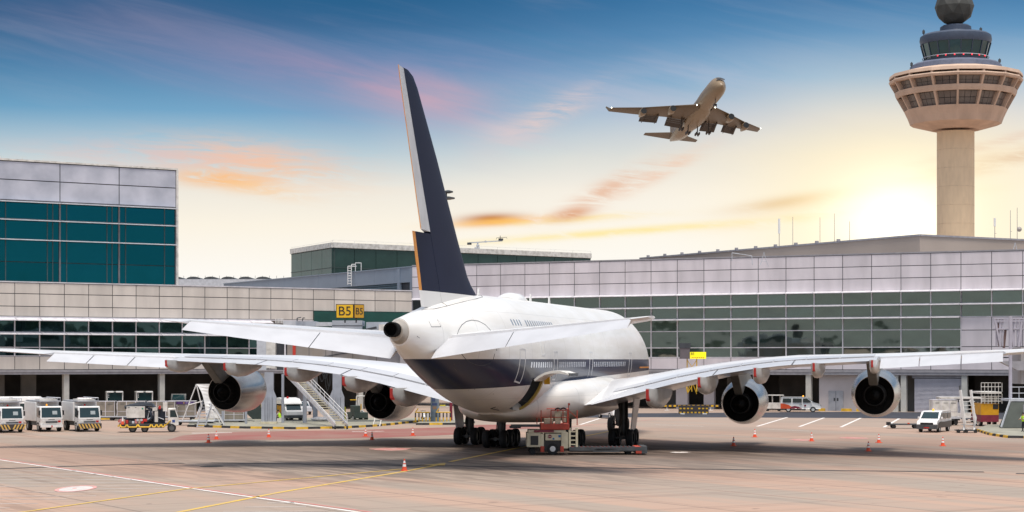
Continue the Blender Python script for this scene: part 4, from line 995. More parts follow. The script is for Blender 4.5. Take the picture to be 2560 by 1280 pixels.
# ================================================================== the jumbo jet climbing out
jet = thing('flying_airliner', 'four-engined airliner climbing in the sky with flaps and wheels down', 'airliner', (71.35,733.8,102.1))
jet.rotation_euler = (.2323,-.1106,-2.959)
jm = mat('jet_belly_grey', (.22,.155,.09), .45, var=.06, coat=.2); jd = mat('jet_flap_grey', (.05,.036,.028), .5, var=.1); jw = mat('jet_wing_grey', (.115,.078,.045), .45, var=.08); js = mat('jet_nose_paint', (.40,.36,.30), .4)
JS = [(-.2,-1.1,-.7,.15),(.8,-2.2,.6,1.2),(2.2,-2.9,2.3,2.1),(4,-3.2,3.9,2.8),(6.5,-3.3,4.6,3.15),(10,-3.35,4.75,3.25),(19,-3.35,4.5,3.25),(24,-3.3,3.5,3.25),(30,-3.3,3.2,3.25),(46,-3.3,3.2,3.25),(54,-2.5,3.2,3.0),(60,-1.1,3.1,2.3),(65,.4,2.95,1.3),(68.4,1.5,2.7,.4)]
def jl(u,v,w): return Vector((v,35-u,w))
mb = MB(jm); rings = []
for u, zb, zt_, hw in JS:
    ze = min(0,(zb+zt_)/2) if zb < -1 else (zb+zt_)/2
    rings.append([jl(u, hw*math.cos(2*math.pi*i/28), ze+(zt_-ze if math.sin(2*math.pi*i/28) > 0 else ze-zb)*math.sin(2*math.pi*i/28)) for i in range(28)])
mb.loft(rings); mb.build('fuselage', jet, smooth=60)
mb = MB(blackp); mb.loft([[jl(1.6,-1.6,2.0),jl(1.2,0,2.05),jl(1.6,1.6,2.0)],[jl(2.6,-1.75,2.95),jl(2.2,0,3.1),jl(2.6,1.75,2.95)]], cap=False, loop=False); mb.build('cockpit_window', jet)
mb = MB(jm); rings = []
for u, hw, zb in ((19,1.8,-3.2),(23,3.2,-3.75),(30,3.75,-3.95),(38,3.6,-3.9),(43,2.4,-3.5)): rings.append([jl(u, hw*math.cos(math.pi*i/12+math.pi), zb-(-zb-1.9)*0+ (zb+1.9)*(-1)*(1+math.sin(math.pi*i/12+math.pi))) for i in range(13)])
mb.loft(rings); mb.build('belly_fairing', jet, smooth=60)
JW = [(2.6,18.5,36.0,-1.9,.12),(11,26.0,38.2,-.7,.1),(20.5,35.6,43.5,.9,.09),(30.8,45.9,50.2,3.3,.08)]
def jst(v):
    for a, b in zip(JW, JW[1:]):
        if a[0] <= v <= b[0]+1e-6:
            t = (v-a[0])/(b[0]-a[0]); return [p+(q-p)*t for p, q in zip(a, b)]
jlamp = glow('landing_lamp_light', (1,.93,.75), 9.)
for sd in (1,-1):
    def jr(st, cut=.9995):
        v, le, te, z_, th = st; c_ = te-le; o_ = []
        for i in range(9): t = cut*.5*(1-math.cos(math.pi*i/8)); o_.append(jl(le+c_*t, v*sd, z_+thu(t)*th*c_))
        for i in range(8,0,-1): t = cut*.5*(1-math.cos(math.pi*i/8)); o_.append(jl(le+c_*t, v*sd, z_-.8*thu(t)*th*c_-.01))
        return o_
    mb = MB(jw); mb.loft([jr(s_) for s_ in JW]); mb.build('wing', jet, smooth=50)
    mb = MB(jw); mb.hexa([jl(47,30.8*sd,3.25),jl(50.2,30.8*sd,3.25),jl(50.2,30.95*sd,3.35),jl(47,30.95*sd,3.35)],[jl(50.2,31.9*sd,5.3),jl(51.4,31.9*sd,5.3),jl(51.4,31.98*sd,5.3),jl(50.2,31.98*sd,5.3)]); mb.build('winglet', jet)
    for va, vb in ((3.6,10.2),(13.2,19.6)):       # slotted flaps hanging behind the wing
        for k, (gap, ch, dr0, dr1) in enumerate(((.12,.75,.2,.5),(1.05,.6,.62,.95),(1.85,1.9,1.05,2.1))):
            mb = MB(jd); q = []
            for v in (va, vb):
                _, le, te, z_, th = jst(v); s_ = 1 if va < 5 else .8
                q.append([jl(te+gap*s_,v*sd,z_-dr0*s_),jl(te+(gap+ch)*s_,v*sd,z_-dr1*s_),jl(te+(gap+ch)*s_,v*sd,z_-dr1*s_+.1),jl(te+gap*s_,v*sd,z_-dr0*s_+.22)])
            mb.loft(q); mb.build('flap', jet)
        for v in (va+.9, vb-.9):
            _, le, te, z_, th = jst(v); mb = MB(jd); mb.tube(jl(te-2.6,v*sd,z_-.5), jl(te+.6,v*sd,z_-1.2), .3, .42, 8); mb.tube(jl(te+.6,v*sd,z_-1.2), jl(te+2.6,v*sd,z_-2.2), .42, .12, 8); mb.build('flap_track_fairing', jet, smooth=50)
    for u, v, w_ in ((24,11.7,-2.6),(33.6,20.8,-1.3)):
        mb = MB(jm); mb.lathe([(1.2,0),(1.33,.5),(1.38,1.6),(1.3,2.8),(1.05,3.6),(.75,5.2),(.4,6.4),(.05,7.0)],24,(0,0,0),'y',False)
        for v_ in range(len(mb.v)): p = mb.v[v_]; mb.v[v_] = (p[0]+v*sd, 35-u-p[1], p[2]+w_)
        e_ = mb.build('engine', jet, smooth=50)
        mb = MB(darkm); mb.lathe([(1.2,-.02),(1.1,-.5),(.35,-.6),(.02,-.1)],24,jl(u,v*sd,w_),'y'); mb.build('fan', e_, smooth=50)
        _, le, te, z_, th = jst(v); mb = MB(jm); mb.prism([(35-u-1.4,w_+1.2),(35-u-5.5,w_+.5),(35-le-4,z_-.1),(35-le-.2,z_+.05)], v*sd-.2, v*sd+.2); mb.build('pylon', jet)
    mb = MB(jw); mb.loft([[jl(59.5,.8*sd,2.2),jl(67.5,.8*sd,2.2),jl(67.5,.8*sd,2.0),jl(59.5,.8*sd,1.8)],[jl(67.4,11.1*sd,3.4),jl(70,11.1*sd,3.4),jl(70,11.1*sd,3.3),jl(67.4,11.1*sd,3.2)]]); mb.build('tailplane', jet)
    mb = MB(jlamp); p = jl(19.6,3.6*sd,-1.75); mb.lathe([(.02,-.2),(.22,-.1),(.22,.1),(.02,.2)],10,p,'y'); mb.build('landing_light', jet)
    mb = MB(jlamp); p = jl(46,30.75*sd,3.3); mb.lathe([(.02,-.15),(.16,-.1),(.16,.1),(.02,.15)],8,p,'y'); mb.build('wingtip_light', jet)
    for u, v, zt_ in ((33.5,5.5,-1.6),(36.5,1.9,-3)):
        g_ = bpy.data.objects.new('landing_gear', None); COL.objects.link(g_); g_.parent = jet; g_.location = jl(u,v*sd,-6.7)
        mb = MB(jd); mb.tube((0,0,.0),(0,0,6.7+zt_),.22); mb.bar((0,-.8,0),(0,.8,0),.25,.25); mb.build('strut', g_)
        for yy in (-.75,.75):
            for xx in (-.55,.55): mb = MB(jd); mb.lathe([(.3,-.2),(.6,-.2),(.62,0),(.6,.2),(.3,.2)],16,(xx,yy,0),'x'); mb.build('wheel', g_, smooth=40)
g_ = bpy.data.objects.new('nose_gear', None); COL.objects.link(g_); g_.parent = jet; g_.location = jl(7.8,0,-5.9)
mb = MB(jd); mb.tube((0,0,0),(0,.2,2.7),.16); mb.build('strut', g_)
for xx in (-.4,.4): mb = MB(jd); mb.lathe([(.3,-.18),(.6,-.18),(.62,0),(.6,.18),(.3,.18)],16,(xx,0,0),'x'); mb.build('wheel', g_, smooth=40)
mb = MB(jm); mb.loft([[jl(56,-.35,3.1),jl(56,.35,3.1),jl(68,.3,2.8),jl(68,-.3,2.8)],[jl(66.5,-.15,12.6),jl(66.5,.15,12.6),jl(70.5,.12,12.6),jl(70.5,-.12,12.6)]]); mb.build('fin', jet)

# ================================================================== vehicles and ground equipment
def wheel(parent, x, y, r=.4, wd=.24, hubm=None):
    mb = MB(black); mb.lathe([(r*.6,-wd/2),(r*.95,-wd/2),(r,-wd*.3),(r,wd*.3),(r*.95,wd/2),(r*.6,wd/2)],24,(x,y,r),'x',False)
    o = mb.build('wheel', parent, smooth=40)
    mb = MB(hubm or hub); mb.lathe([(r*.61,-wd*.42),(r*.3,-wd*.3),(r*.3,wd*.3),(r*.61,wd*.42)],16,(x,y,r),'x'); mb.build('rim', o, smooth=40)
    return o
lampc = mat('headlamp_lens', (.65,.65,.62), .1, coat=1.); amber = glow('amber_beacon_lens', (1,.42,.03), .8); tailr = mat('tail_lamp_red', (.5,.02,.02), .2)
cream = mat('loader_cream', (.62,.56,.40), .5, var=.1, dirt=(.5,.44,.32)); stripey = mat('stripe_yellow', (.66,.42,.10), .6); stripeb = mat('stripe_black', (.05,.04,.04), .6)
def van_body(t, prof, w_, m, low=None, zl=0):
    mb = MB(m); k = .12
    mb.loft([[(x_, y_, z_) for y_, z_ in prof] for x_ in (-w_/2, w_/2)]); return mb.build('body', t, smooth=25, bevel=.07)
jointm_ = mat('seam_dark',(.12,.12,.13),.7)
# ---- three white high-lift trucks at the left
def truck(loc, rz, label, boards, group):
    t = thing('service_truck', label, 'truck', loc, rz, group)
    mb = MB(white); mb.loft([[(x_, y_, z_) for y_, z_ in ((2.75,.55),(2.85,1.25),(2.55,2.38),(1.35,2.42),(1.35,.55))] for x_ in (-1.05,1.05)]); cb = mb.build('cab', t, bevel=.08)
    mb = MB(glassm); a = .93
    mb.hexa([(-a,2.845,1.34),(a,2.845,1.34),(a,2.7,1.34),(-a,2.7,1.34)],[(-.88,2.625,2.25),(.88,2.625,2.25),(.88,2.5,2.25),(-.88,2.5,2.25)]); mb.m(mat('seen_through_cab',(.30,.34,.35),.5)).hexa([(-.55,2.79,1.62),(-.1,2.79,1.62),(-.1,2.72,1.62),(-.55,2.72,1.62)],[(-.55,2.70,1.95),(-.1,2.70,1.95),(-.1,2.62,1.95),(-.55,2.62,1.95)]).m(dgrey).box(-.02,.0,2.76,2.80,1.4,1.6); mb.build('windscreen', cb)
    for s in (-1,1):
        mb = MB(glassm); mb.prism([(1.55,1.4),(2.7,1.3),(2.5,2.22),(1.55,2.22)], 1.045*s, 1.065*s); mb.build('side_window', cb); mb = MB(jointm_); mb.box(1.045*s-.006,1.045*s+.012,1.47,1.5,.7,2.25).box(1.045*s-.006,1.045*s+.012,2.3,2.75,.95,.98); mb.build('door_seam', cb)
        mb = MB(black); mb.box(1.12*s-.07,1.12*s+.07,2.72,2.8,1.55,2.0); mb.tube((1.0*s,2.7,1.95),(1.14*s,2.75,1.95),.02); mb.build('mirror', cb)
        mb = MB(tailr if s < 0 else lampc); mb.box(.72*s-.12,.72*s+.12,2.78,2.87,.88,1.05); mb.build('headlight', cb)
    mb = MB(dgrey); mb.box(-.55,.55,2.83,2.875,.82,1.0).box(-.3,.3,2.79,2.84,1.12,1.17); mb.m(mat('green_sticker',(.02,.3,.15),.5)).box(.66,.76,2.78,2.83,1.2,1.3); mb.build('grille', cb)
    if boards:
        mb = MB(stripeb); mb.box(-1.1,1.1,2.9,2.96,.3,.78); mb.m(stripey)
        for k in range(7):
            x0 = -1.05+k*.3; d_ = .22 if boards == 1 or k > 3 else -.22
            mb.hexa([(x0,2.955,.32),(x0+.14,2.955,.32),(x0+.14,2.965,.32),(x0,2.965,.32)],[(x0+d_,2.955,.76),(x0+.14+d_,2.955,.76),(x0+.14+d_,2.965,.76),(x0+d_,2.965,.76)])
        mb.build('warning_board', t)
        mb = MB(steelgal); mb.box(-1.0,1.0,2.85,2.95,.8,.86); mb.build('bumper', t)
    else:
        mb = MB(white); mb.box(-1.05,1.05,2.8,3.0,.42,.66); mb.m(red).box(-.06,.06,3.0,3.01,.44,.6); mb.build('bumper', t, bevel=.04)
    mb = MB(white); mb.box(-1.1,1.1,-3.2,1.15,.95,2.75); bx = mb.build('box_body', t, bevel=.05)
    mb = MB(blackp); mb.box(-1.12,-1.098,-.2,.35,1.1,2.0).box(-1.12,-1.098,.7,.95,1.5,1.75); mb.m(mat('pale_blue_decal',(.42,.46,.66),.5)).box(-1.115,-1.1,-1.4,-.7,2.0,2.3); mb.build('side_hatch', bx)
    mb = MB(steelgal); mb.box(-1.0,1.0,-3.0,2.3,2.78,2.9)
    for k in range(6): mb.tube((-1.0,-2.9+k*1.0,2.9),(-1.0,-2.9+k*1.0,3.15),.03,n=4)
    mb.path([(-1,-3,3.15),(-1,2.2,3.15),(1,2.2,3.15)],.035,5); mb.m(offwhite).box(-.7,.9,.3,2.0,2.88,3.05); mb.build('roof_platform', t)
    mb = MB(amber if not boards else tailr); mb.lathe([(.09,0),(.09,.12),(.02,.18)],10,(.25,2.0,2.42)); mb.build('beacon', t)
    mb = MB(dgrey); mb.box(-.9,.9,-3.1,2.6,.55,.9); mb.build('chassis', t)
    for s in (-1,1): wheel(t, .92*s, 1.95, .46, .28); wheel(t, .92*s, -1.9, .46, .4)
    return t
gl = 'white high-lift service trucks parked at the left'
def at(px, py): return G(px, py)
truck(at(14,1079.5), R(207), 'white service truck with chevron board, cut off by the left edge', 2, gl)
truck(at(110,1077), R(208), 'white service truck with plain white bumper, between the two striped ones', 0, gl)
truck(at(204,1077), R(208), 'white service truck with diagonal striped board, rightmost of the white trucks', 1, gl)
def minivan(name, loc, rz, label, kind, group=None):
    t = thing(name, label, 'van', loc, rz, group); W_ = 1.92
    prof = [(-2.5,.42),(-2.52,1.1),(-2.4,1.85),(-2.2,1.95),(.5,1.95),(1.0,1.86),(1.75,1.22),(2.45,1.05),(2.62,.8),(2.62,.42)]
    mb = MB(white)
    mb.loft([[(s*W_/2*k, y_*kk, z_) for y_, z_ in prof] for s, k, kk in ((-1,.93,.985),(-1,1,1),(1,1,1),(1,.93,.985))])
    b = mb.build('body', t, smooth=25, bevel=.05)
    mb = MB(glassm); mb.hexa([(-.8,1.72,1.30),(.8,1.72,1.30),(.8,1.6,1.25),(-.8,1.6,1.25)],[(-.72,1.03,1.86),(.72,1.03,1.86),(.72,.9,1.82),(-.72,.9,1.82)]); mb.build('windscreen', b)
    for s in (-1,1):
        for y0, y1, y2, y3 in ((.35,1.5,.85,.35),(-.95,.2,.2,-.95),(-2.25,-1.15,-1.15,-2.2)):
            mb = MB(glassm); mb.prism([(y0,1.25),(y1,1.25),(y2,1.76),(y3,1.76)], s*W_/2-.005, s*W_/2+.012); mb.build('side_window', b)
        mb = MB(white); mb.box(s*(W_/2+.12)-.1,s*(W_/2+.12)+.1,1.35,1.47,1.22,1.42); mb.build('mirror', b, bevel=.03)
        mb = MB(lampc); mb.hexa([(s*.62,2.56,.82),(s*.9,2.42,.82),(s*.9,2.3,.82),(s*.62,2.4,.82)],[(s*.66,2.5,1.02),(s*.9,2.3,1.05),(s*.9,2.2,1.05),(s*.66,2.35,1.02)]); mb.build('headlight', b)
    mb = MB(blackp); mb.box(-.6,.6,2.6,2.64,.7,.92); mb.build('grille', b)
    if kind == 'red':
        for s in (-1,1):
            sx = s*W_/2
            mb = MB(mat('van_orange_red', (.62,.08,.02), .4)); mb.prism([(-2.5,.45),(-2.5,1.12),(-2.1,1.1),(-1.5,.95),(-1.0,.62),(-.85,.45)], sx-.004, sx+.006)
            mb.m(maroon).prism([(-1.35,.45),(-1.1,.72),(-.7,.82),(-.2,.7),(.3,.45)], sx-.003, sx+.009); mb.m(maroon).prism([(.62+.13*math.cos(i*math.pi/6),.85+.13*math.sin(i*math.pi/6)) for i in range(12)], sx-.002, sx+.01); mb.m(blackp).box(sx-.01,sx+.02,-.1,.25,1.0,1.06); mb.build('side_livery', b)
    else:
        mb = MB(dgrey); mb.box(-.95,.95,2.35,2.68,.32,.72); mb.m(tailr).box(-.25,.25,2.68,2.69,.4,.5); mb.build('bumper', b, bevel=.06)
        for s in (-1,1): mb = MB(mat('van_maroon_black',(.03,.016,.016),.35)); mb.prism([(-2.5,.42),(-2.5,1.02),(.2,.95),(1.3,1.0),(2.0,.9),(2.3,.42)], s*W_/2-.004, s*W_/2+.006); mb.build('side_livery', b)
    mb = MB(amber); mb.lathe([(.1,0),(.1,.14),(.03,.2)],10,(0,.4,1.95)); mb.build('beacon', t)
    for s in (-1,1): wheel(t, s*.84, 1.62, .36, .24); wheel(t, s*.84, -1.5, .36, .24)
    return t
minivan('minivan', at(2000,1030), R(-97), 'white minivan with orange red and maroon swoosh, beside the terminal wall', 'red')
minivan('minivan', at(2336,1079), R(152), 'white minivan with dark lower body, facing the viewer at the right', 'dark')
t = thing('minivan', 'white minivan mostly hidden behind the right main wheels', 'van', at(1530,1046), R(200)); 
mb = MB(white); mb.loft([[(x_,y_,z_) for y_, z_ in ((-2.4,.4),(-2.4,1.9),(.8,1.9),(1.6,1.15),(2.4,1.0),(2.5,.4))] for x_ in (-.95,.95)]); mb.build('body', t, bevel=.1)
for s in (-1,1): wheel(t, s*.84, 1.5, .36, .24); wheel(t, s*.84, -1.5, .36, .24)
mb = MB(glassm); mb.hexa([(-.8,1.62,1.2),(.8,1.62,1.2),(.8,1.5,1.2),(-.8,1.5,1.2)],[(-.75,.92,1.82),(.75,.92,1.82),(.75,.8,1.82),(-.75,.8,1.82)]); mb.build('windscreen', t)
t = thing('coach', 'long white vehicle roof behind the white trucks at the left edge', 'coach', at(22,1058), R(100))
mb = MB(white); mb.loft([[(x_*k, y_, z_) for x_, z_ in ((-1.2,.5),(-1.2,2.3),(1.2,2.3),(1.2,.5))] for y_, k in ((-3.6,.95),(-3.4,1),(3.4,1),(3.6,.95))]); mb.build('body', t, bevel=.08)
mb = MB(white); mb.loft([[(x_*k, y_, z_) for x_, z_ in ((-1.22,2.32),(-1.1,2.32+h_),(1.1,2.32+h_),(1.22,2.32))] for y_, k, h_ in ((-3.7,.8,.15),(-3.2,1,.5),(3.2,1,.5),(3.7,.8,.15))]); mb.build('roof', t, bevel=.08)
for s in (-1,1): mb = MB(glassm); mb.box(s*1.2-.01,s*1.2+.01,-3.2,3.2,1.4,2.1); mb.build('side_window', t); wheel(t, s*1.0, 2.2, .45, .28); wheel(t, s*1.0, -2.2, .45, .28)
# ---- hydrant dispenser truck
t = thing('hydrant_truck', 'low hydrant fuel truck with pale cabinet, hoses and yellow side rails, beside the white trucks', 'truck', at(372,1080), R(-80))
hub = mat('wheel_hub_dark', (.10,.10,.10), .5)
bluedk = mat('hose_blue_black', (.015,.022,.035), .6, var=.3)
mb = MB(dgrey); mb.box(-.95,.95,-2.7,2.0,.62,.82); mb.build('chassis', t)
mb = MB(offwhite); mb.loft([[(x_,y_,z_) for y_, z_ in ((1.75,.6),(1.75,2.2),(2.45,2.22),(2.72,1.35),(2.75,.6))] for x_ in (-.95,.95)]); cb = mb.build('cab', t, bevel=.07)
for s in (-1,1): mb = MB(glassm); mb.prism([(1.95,1.4),(2.62,1.4),(2.4,2.05),(1.95,2.05)], s*.945, s*.962); mb.m(mat('blue_badge',(.03,.07,.25),.5)).box(s*.95-.003,s*.95+.01,2.15,2.4,.9,1.15); mb.build('side_window', cb)
mb = MB(glassm); mb.hexa([(-.85,2.73,1.4),(.85,2.73,1.4),(.85,2.6,1.4),(-.85,2.6,1.4)],[(-.8,2.5,2.1),(.8,2.5,2.1),(.8,2.4,2.1),(-.8,2.4,2.1)]); mb.build('windscreen', cb)
mb = MB(cream if False else offwhite); mb.box(.6,.98,-2.0,-.35,1.35,2.4); mb.m(mat('green_dot',(.0,.3,.17),.5)).prism([(-.55+.08*math.cos(i*math.pi/6),2.2+.08*math.sin(i*math.pi/6)) for i in range(12)], .975,.99); mb.m(dgrey).box(.975,.99,-1.9,-1.7,2.28,2.33).box(.975,.99,-1.25,-1.1,2.28,2.33); mb.build('cabinet', t, bevel=.02)
mb = MB(bluedk)
mb.path([(.2,-2.2,2.3),(.1,-.9,2.62),(.0,.3,2.6),(.3,.6,2.2)],.16,8); mb.path([(.5,-1.9,2.45),(.5,-.6,2.5),(.6,.3,2.45),(.75,.55,2.0),(.75,.5,1.0)],.1,8); mb.path([(.3,-.2,2.3),(.7,.1,2.2),(.8,.3,1.3),(.7,-.2,.9)],.11,8)
mb.lathe([(.45,-.35),(.5,-.3),(.5,.3),(.45,.35)],16,(.1,-.1,1.6),'x'); mb.box(-.9,.5,-2.6,1.5,.82,1.3); mb.box(-.7,.55,.2,1.5,1.3,2.2); mb.build('hose_reel', t, smooth=40)
mb = MB(steelgal)
for k in range(9): mb.tube((rnd.uniform(.3,.9),rnd.uniform(-.2,1.4),rnd.uniform(.9,1.3)),(rnd.uniform(.3,.9),rnd.uniform(-.2,1.4),rnd.uniform(1.6,2.4)),.05,n=6)
mb.m(offwhite).box(.82,.95,.55,.85,.95,1.95).box(.5,.9,.35,.8,2.0,2.3).box(-.3,.9,1.3,1.7,1.95,2.75).m(red).box(.4,.8,.9,1.1,2.15,2.45).box(.9,.96,-.45,-.15,1.0,1.25).m(lgrey).tube((.9,-1.0,1.15),(.98,-1.0,1.15),.12).tube((.9,-.65,1.15),(.98,-.65,1.15),.12); mb.build('pump_gear', t)
mb = MB(ky)
for y0, y1 in ((-2.6,-2.0),(-1.95,-1.0),(-.95,.2),(.28,.7),(.75,1.1),(1.15,1.5)): mb.path([(1.0,y0,.72),(1.1,y0+.1,.5),(1.1,y1-.1,.5),(1.0,y1,.72)],.075,6)
mb.path([(1.0,1.5,.6),(1.0,2.0,1.1)],.05,5); mb.path([(-.9,-2.75,.6),(.95,-2.75,.6)],.08,6); mb.build('side_rail', t, smooth=40)
mb = MB(tailr); mb.box(.55,.8,-2.76,-2.7,.95,1.1).box(-.8,-.55,-2.76,-2.7,.95,1.1); mb.build('tail_lamp', t)
for s in (-1,1): wheel(t, s*.8, -1.45, .36, .3); wheel(t, s*.8, -.35, .34, .3); wheel(t, s*.82, 2.1, .4, .26)
stow = [mat('stow_pink',(.5,.2,.2),.6), mat('stow_tan',(.4,.3,.22),.7), red, dgrey, lgrey]
for k in range(8): mb = MB(stow[k % 5]); y_ = -2.65+.28*k; h_ = rnd.uniform(.12,.38); mb.box(.55+.05*(k%3),.95,y_,y_+.24,.82,.9+h_); mb.build('stowage', t, bevel=.03)
mb = MB(orange); mb.lathe([(.16,.75),(.1,1.05)],12,(.9,-2.35,0)); mb.m(white).lathe([(.1,1.05),(.03,1.45)],12,(.9,-2.35,0)); mb.build('spare_cone', t)
mb = MB(blackp); mb.box(-.98,.98,-2.6,1.4,.42,.64); mb.build('skirt', t)
hub = MATS['wheel_hub']
# ---- cargo containers on dollies with a rail fence
contm = mat('container_dull_metal', (.25,.22,.18), .55, var=.15, scale=1.5, metal=.2)
def container(name, loc, rz, label, sign=None, group=None):
    t = thing(name, label, 'container', loc, rz, group)
    mb = MB(contm); mb.prism([(-1.5,.0),(1.5,.0),(1.5,1.6),(-1.5,1.6)], -.76, .76, 'y'); mb.build('shell', t, bevel=.04)
    mb = MB(alum)
    for x_ in (-1.5,-.5,.5,1.5): mb.box(x_-.03,x_+.03,-.785,-.76,0,1.62)
    mb.box(-1.53,1.53,-.78,.78,1.6,1.65).box(-1.5,1.5,-.78,-.755,.5,.54); mb.build('frame', t)
    mb = MB(dgrey); mb.box(-1.2,-.7,-.775,-.762,1.32,1.36).box(-.2,.35,-.775,-.762,1.32,1.36).box(.7,1.3,-.775,-.762,1.3,1.36); mb.m(offwhite).box(-.6,-.5,-.78,-.765,1.1,1.18).box(-.35,-.28,-.78,-.765,1.0,1.08); mb.build('marking', t)
    if sign:
        mb = MB(mat('purple_banner',(.07,.03,.14),.5)); mb.box(-1.45,1.45,-.80,-.77,1.28,1.58); mb.m(mat('banner_gold',(.5,.3,.05),.5)).box(.2,.32,-.81,-.8,1.36,1.5).m(mat('banner_pale',(.3,.25,.4),.5)).box(.45,.6,-.81,-.8,1.38,1.47).box(.68,.83,-.81,-.8,1.38,1.47).box(.92,1.1,-.81,-.8,1.38,1.47); mb.build('banner', t)
    return t
def dolly(loc, rz, label, group, L_=3.3):
    t = thing('cargo_dolly', label, 'dolly', loc, rz, group)
    mb = MB(lgrey); mb.box(-L_/2,L_/2,-.8,.8,.38,.5); mb.m(dgrey).box(-L_/2+.1,L_/2-.1,-.7,.7,.28,.38); mb.tube((L_/2,0,.42),(L_/2+.9,0,.3),.04); mb.build('deck', t)
    for x_ in (-L_/2+.5,L_/2-.5):
        for y_ in (-.62,.62):
            mb = MB(black); mb.lathe([(.08,-.09),(.2,-.09),(.2,.09),(.08,.09)],14,(x_,y_,.2),'y'); mb.build('wheel', t, smooth=40)
    return t
def gz(px, py): return G(px, py)
gd = 'cargo dollies in the row behind the trucks'; gc = 'cargo containers in the row behind the trucks'
spots = ((255,1051,0),(330,1051,0),(405,1051,0))
labs = ('dull metal container on a dolly, just right of the white trucks','dull metal container behind the hydrant truck cabinet','dull metal container behind the hydrant truck cab')
for (px,py,s_), lb in zip(spots, labs):
    g_ = gz(px,py); dolly(g_, R(3), 'low '+lb.replace('dull metal container on a dolly','cargo dolly').replace('dull metal container','cargo dolly carrying the container'), gd); container('cargo_container', g_+Vector((0,0,.5)), R(3), lb, None, gc)
g_ = gz(456,1050); dolly(g_, R(3), 'low cargo dolly under the container with the purple banner', gd, 3.2); container('cargo_container', g_+Vector((0,0,.5)), R(3), 'dull container with purple banner, left of the white service stand', True, gc)
g_ = gz(575,1060); dolly(g_, R(2), 'low cargo dolly behind the white service stand, below the left outer engine', gd); container('cargo_container', g_+Vector((0,0,.5)), R(2), 'dull container below the left outer engine', None, gc)
g_ = gz(487,1063); dolly(g_, R(1), 'white empty flat dolly at the foot of the white service stand', gd, 4.2)
# ---- baggage tractors with upright windscreens, in the shade of the undercroft
def tractor(loc, rz, label, group):
    t = thing('cab_truck', label, 'truck', loc, rz, group)
    mb = MB(midint); mb.box(-1.1,1.1,-2.6,1.0,.6,2.75); mb.build('box_body', t, bevel=.05)
    mb = MB(white); mb.box(-1.0,-.9,1.35,1.45,1.2,2.75).box(.9,1.0,1.35,1.45,1.2,2.75).box(-1,1,1.35,1.45,1.15,1.3).box(-1,-.15,1.3,1.6,2.62,2.8).box(.15,1,1.3,1.6,2.62,2.8).box(-1.0,1.0,1.0,1.5,.5,1.2); mb.build('cab', t, bevel=.03)
    mb = MB(glassm); mb.box(-.92,.92,1.38,1.41,1.28,2.66); mb.m(white)
    for k in range(3): mb.box(.72,.8,1.41,1.42,2.0+.2*k,2.1+.2*k)
    mb.build('windscreen', t)
    mb = MB(lampc); mb.box(-.8,-.6,1.5,1.53,.8,.95).box(.6,.8,1.5,1.53,.8,.95); mb.build('headlight', t)
    for s in (-1,1): wheel(t, s*.85, .8, .42, .28); wheel(t, s*.85, -1.7, .42, .28)
    return t
gt = 'white-framed trucks in the undercroft shade'
tractor(at(286,1033), R(194), 'truck with white-framed upright windscreen under the left terminal, nearer the white trucks', gt)
tractor(at(360,1033), R(194), 'truck with white-framed upright windscreen under the left terminal, nearer the column', gt)
t = thing('pickup_truck', 'pale pickup roof showing behind the rightmost white truck', 'pickup', at(214,1036), R(185)); mb = MB(mat('pickup_red_silver',(.3,.22,.22),.4)); mb.loft([[(x_,y_,z_) for y_, z_ in ((-2.4,.5),(-2.4,1.0),(-.6,1.05),(-.4,2.1),(.7,2.1),(1.4,1.2),(2.5,1.1),(2.5,.5))] for x_ in (-.95,.95)]); mb.build('body', t, bevel=.08)
mb = MB(glassm); mb.hexa([(-.8,1.36,1.3),(.8,1.36,1.3),(.8,1.2,1.3),(-.8,1.2,1.3)],[(-.75,.8,2.0),(.75,.8,2.0),(.75,.7,2.0),(-.75,.7,2.0)]); mb.build('windscreen', t)
for s in (-1,1): wheel(t, s*.8, 1.6, .38, .24); wheel(t, s*.8, -1.5, .38, .24)
def darkcar(loc, rz, label, m_):
    t = thing('parked_car', label, 'car', loc, rz)
    mb = MB(m_); mb.loft([[(x_*k,y_,z_) for y_, z_ in ((-2.3,.4),(-2.3,.95),(-1.9,1.0),(-1.3,1.6),(.4,1.62),(1.2,1.05),(2.2,.9),(2.35,.4))] for x_, k in ((-.9,.9),(-.9,1),(.9,1),(.9,.9))]); mb.build('body', t, bevel=.06, smooth=30)
    mb = MB(glassm); mb.hexa([(-.75,1.18,1.1),(.75,1.18,1.1),(.75,1.0,1.1),(-.75,1.0,1.1)],[(-.65,.5,1.56),(.65,.5,1.56),(.65,.4,1.56),(-.65,.4,1.56)]); mb.build('windscreen', t)
    for s in (-1,1):
        mb = MB(glassm); mb.prism([(-1.6,1.05),(1.05,1.05),(.35,1.52),(-1.2,1.52)], s*.89, s*.91); mb.build('side_window', t); wheel(t, s*.78, 1.4, .33, .22); wheel(t, s*.78, -1.4, .33, .22)
    return t
o = darkcar(at(447,1030), R(188), 'dark car with pale roof frame under the left terminal, behind the purple banner', mat('car_dark_grey',(.08,.08,.08),.35)); o.scale = (1.1,1.1,1.45)
darkcar(at(752,1036), R(200), 'silver car in the shade behind the slanting stair', mat('car_silver',(.4,.4,.42),.35))
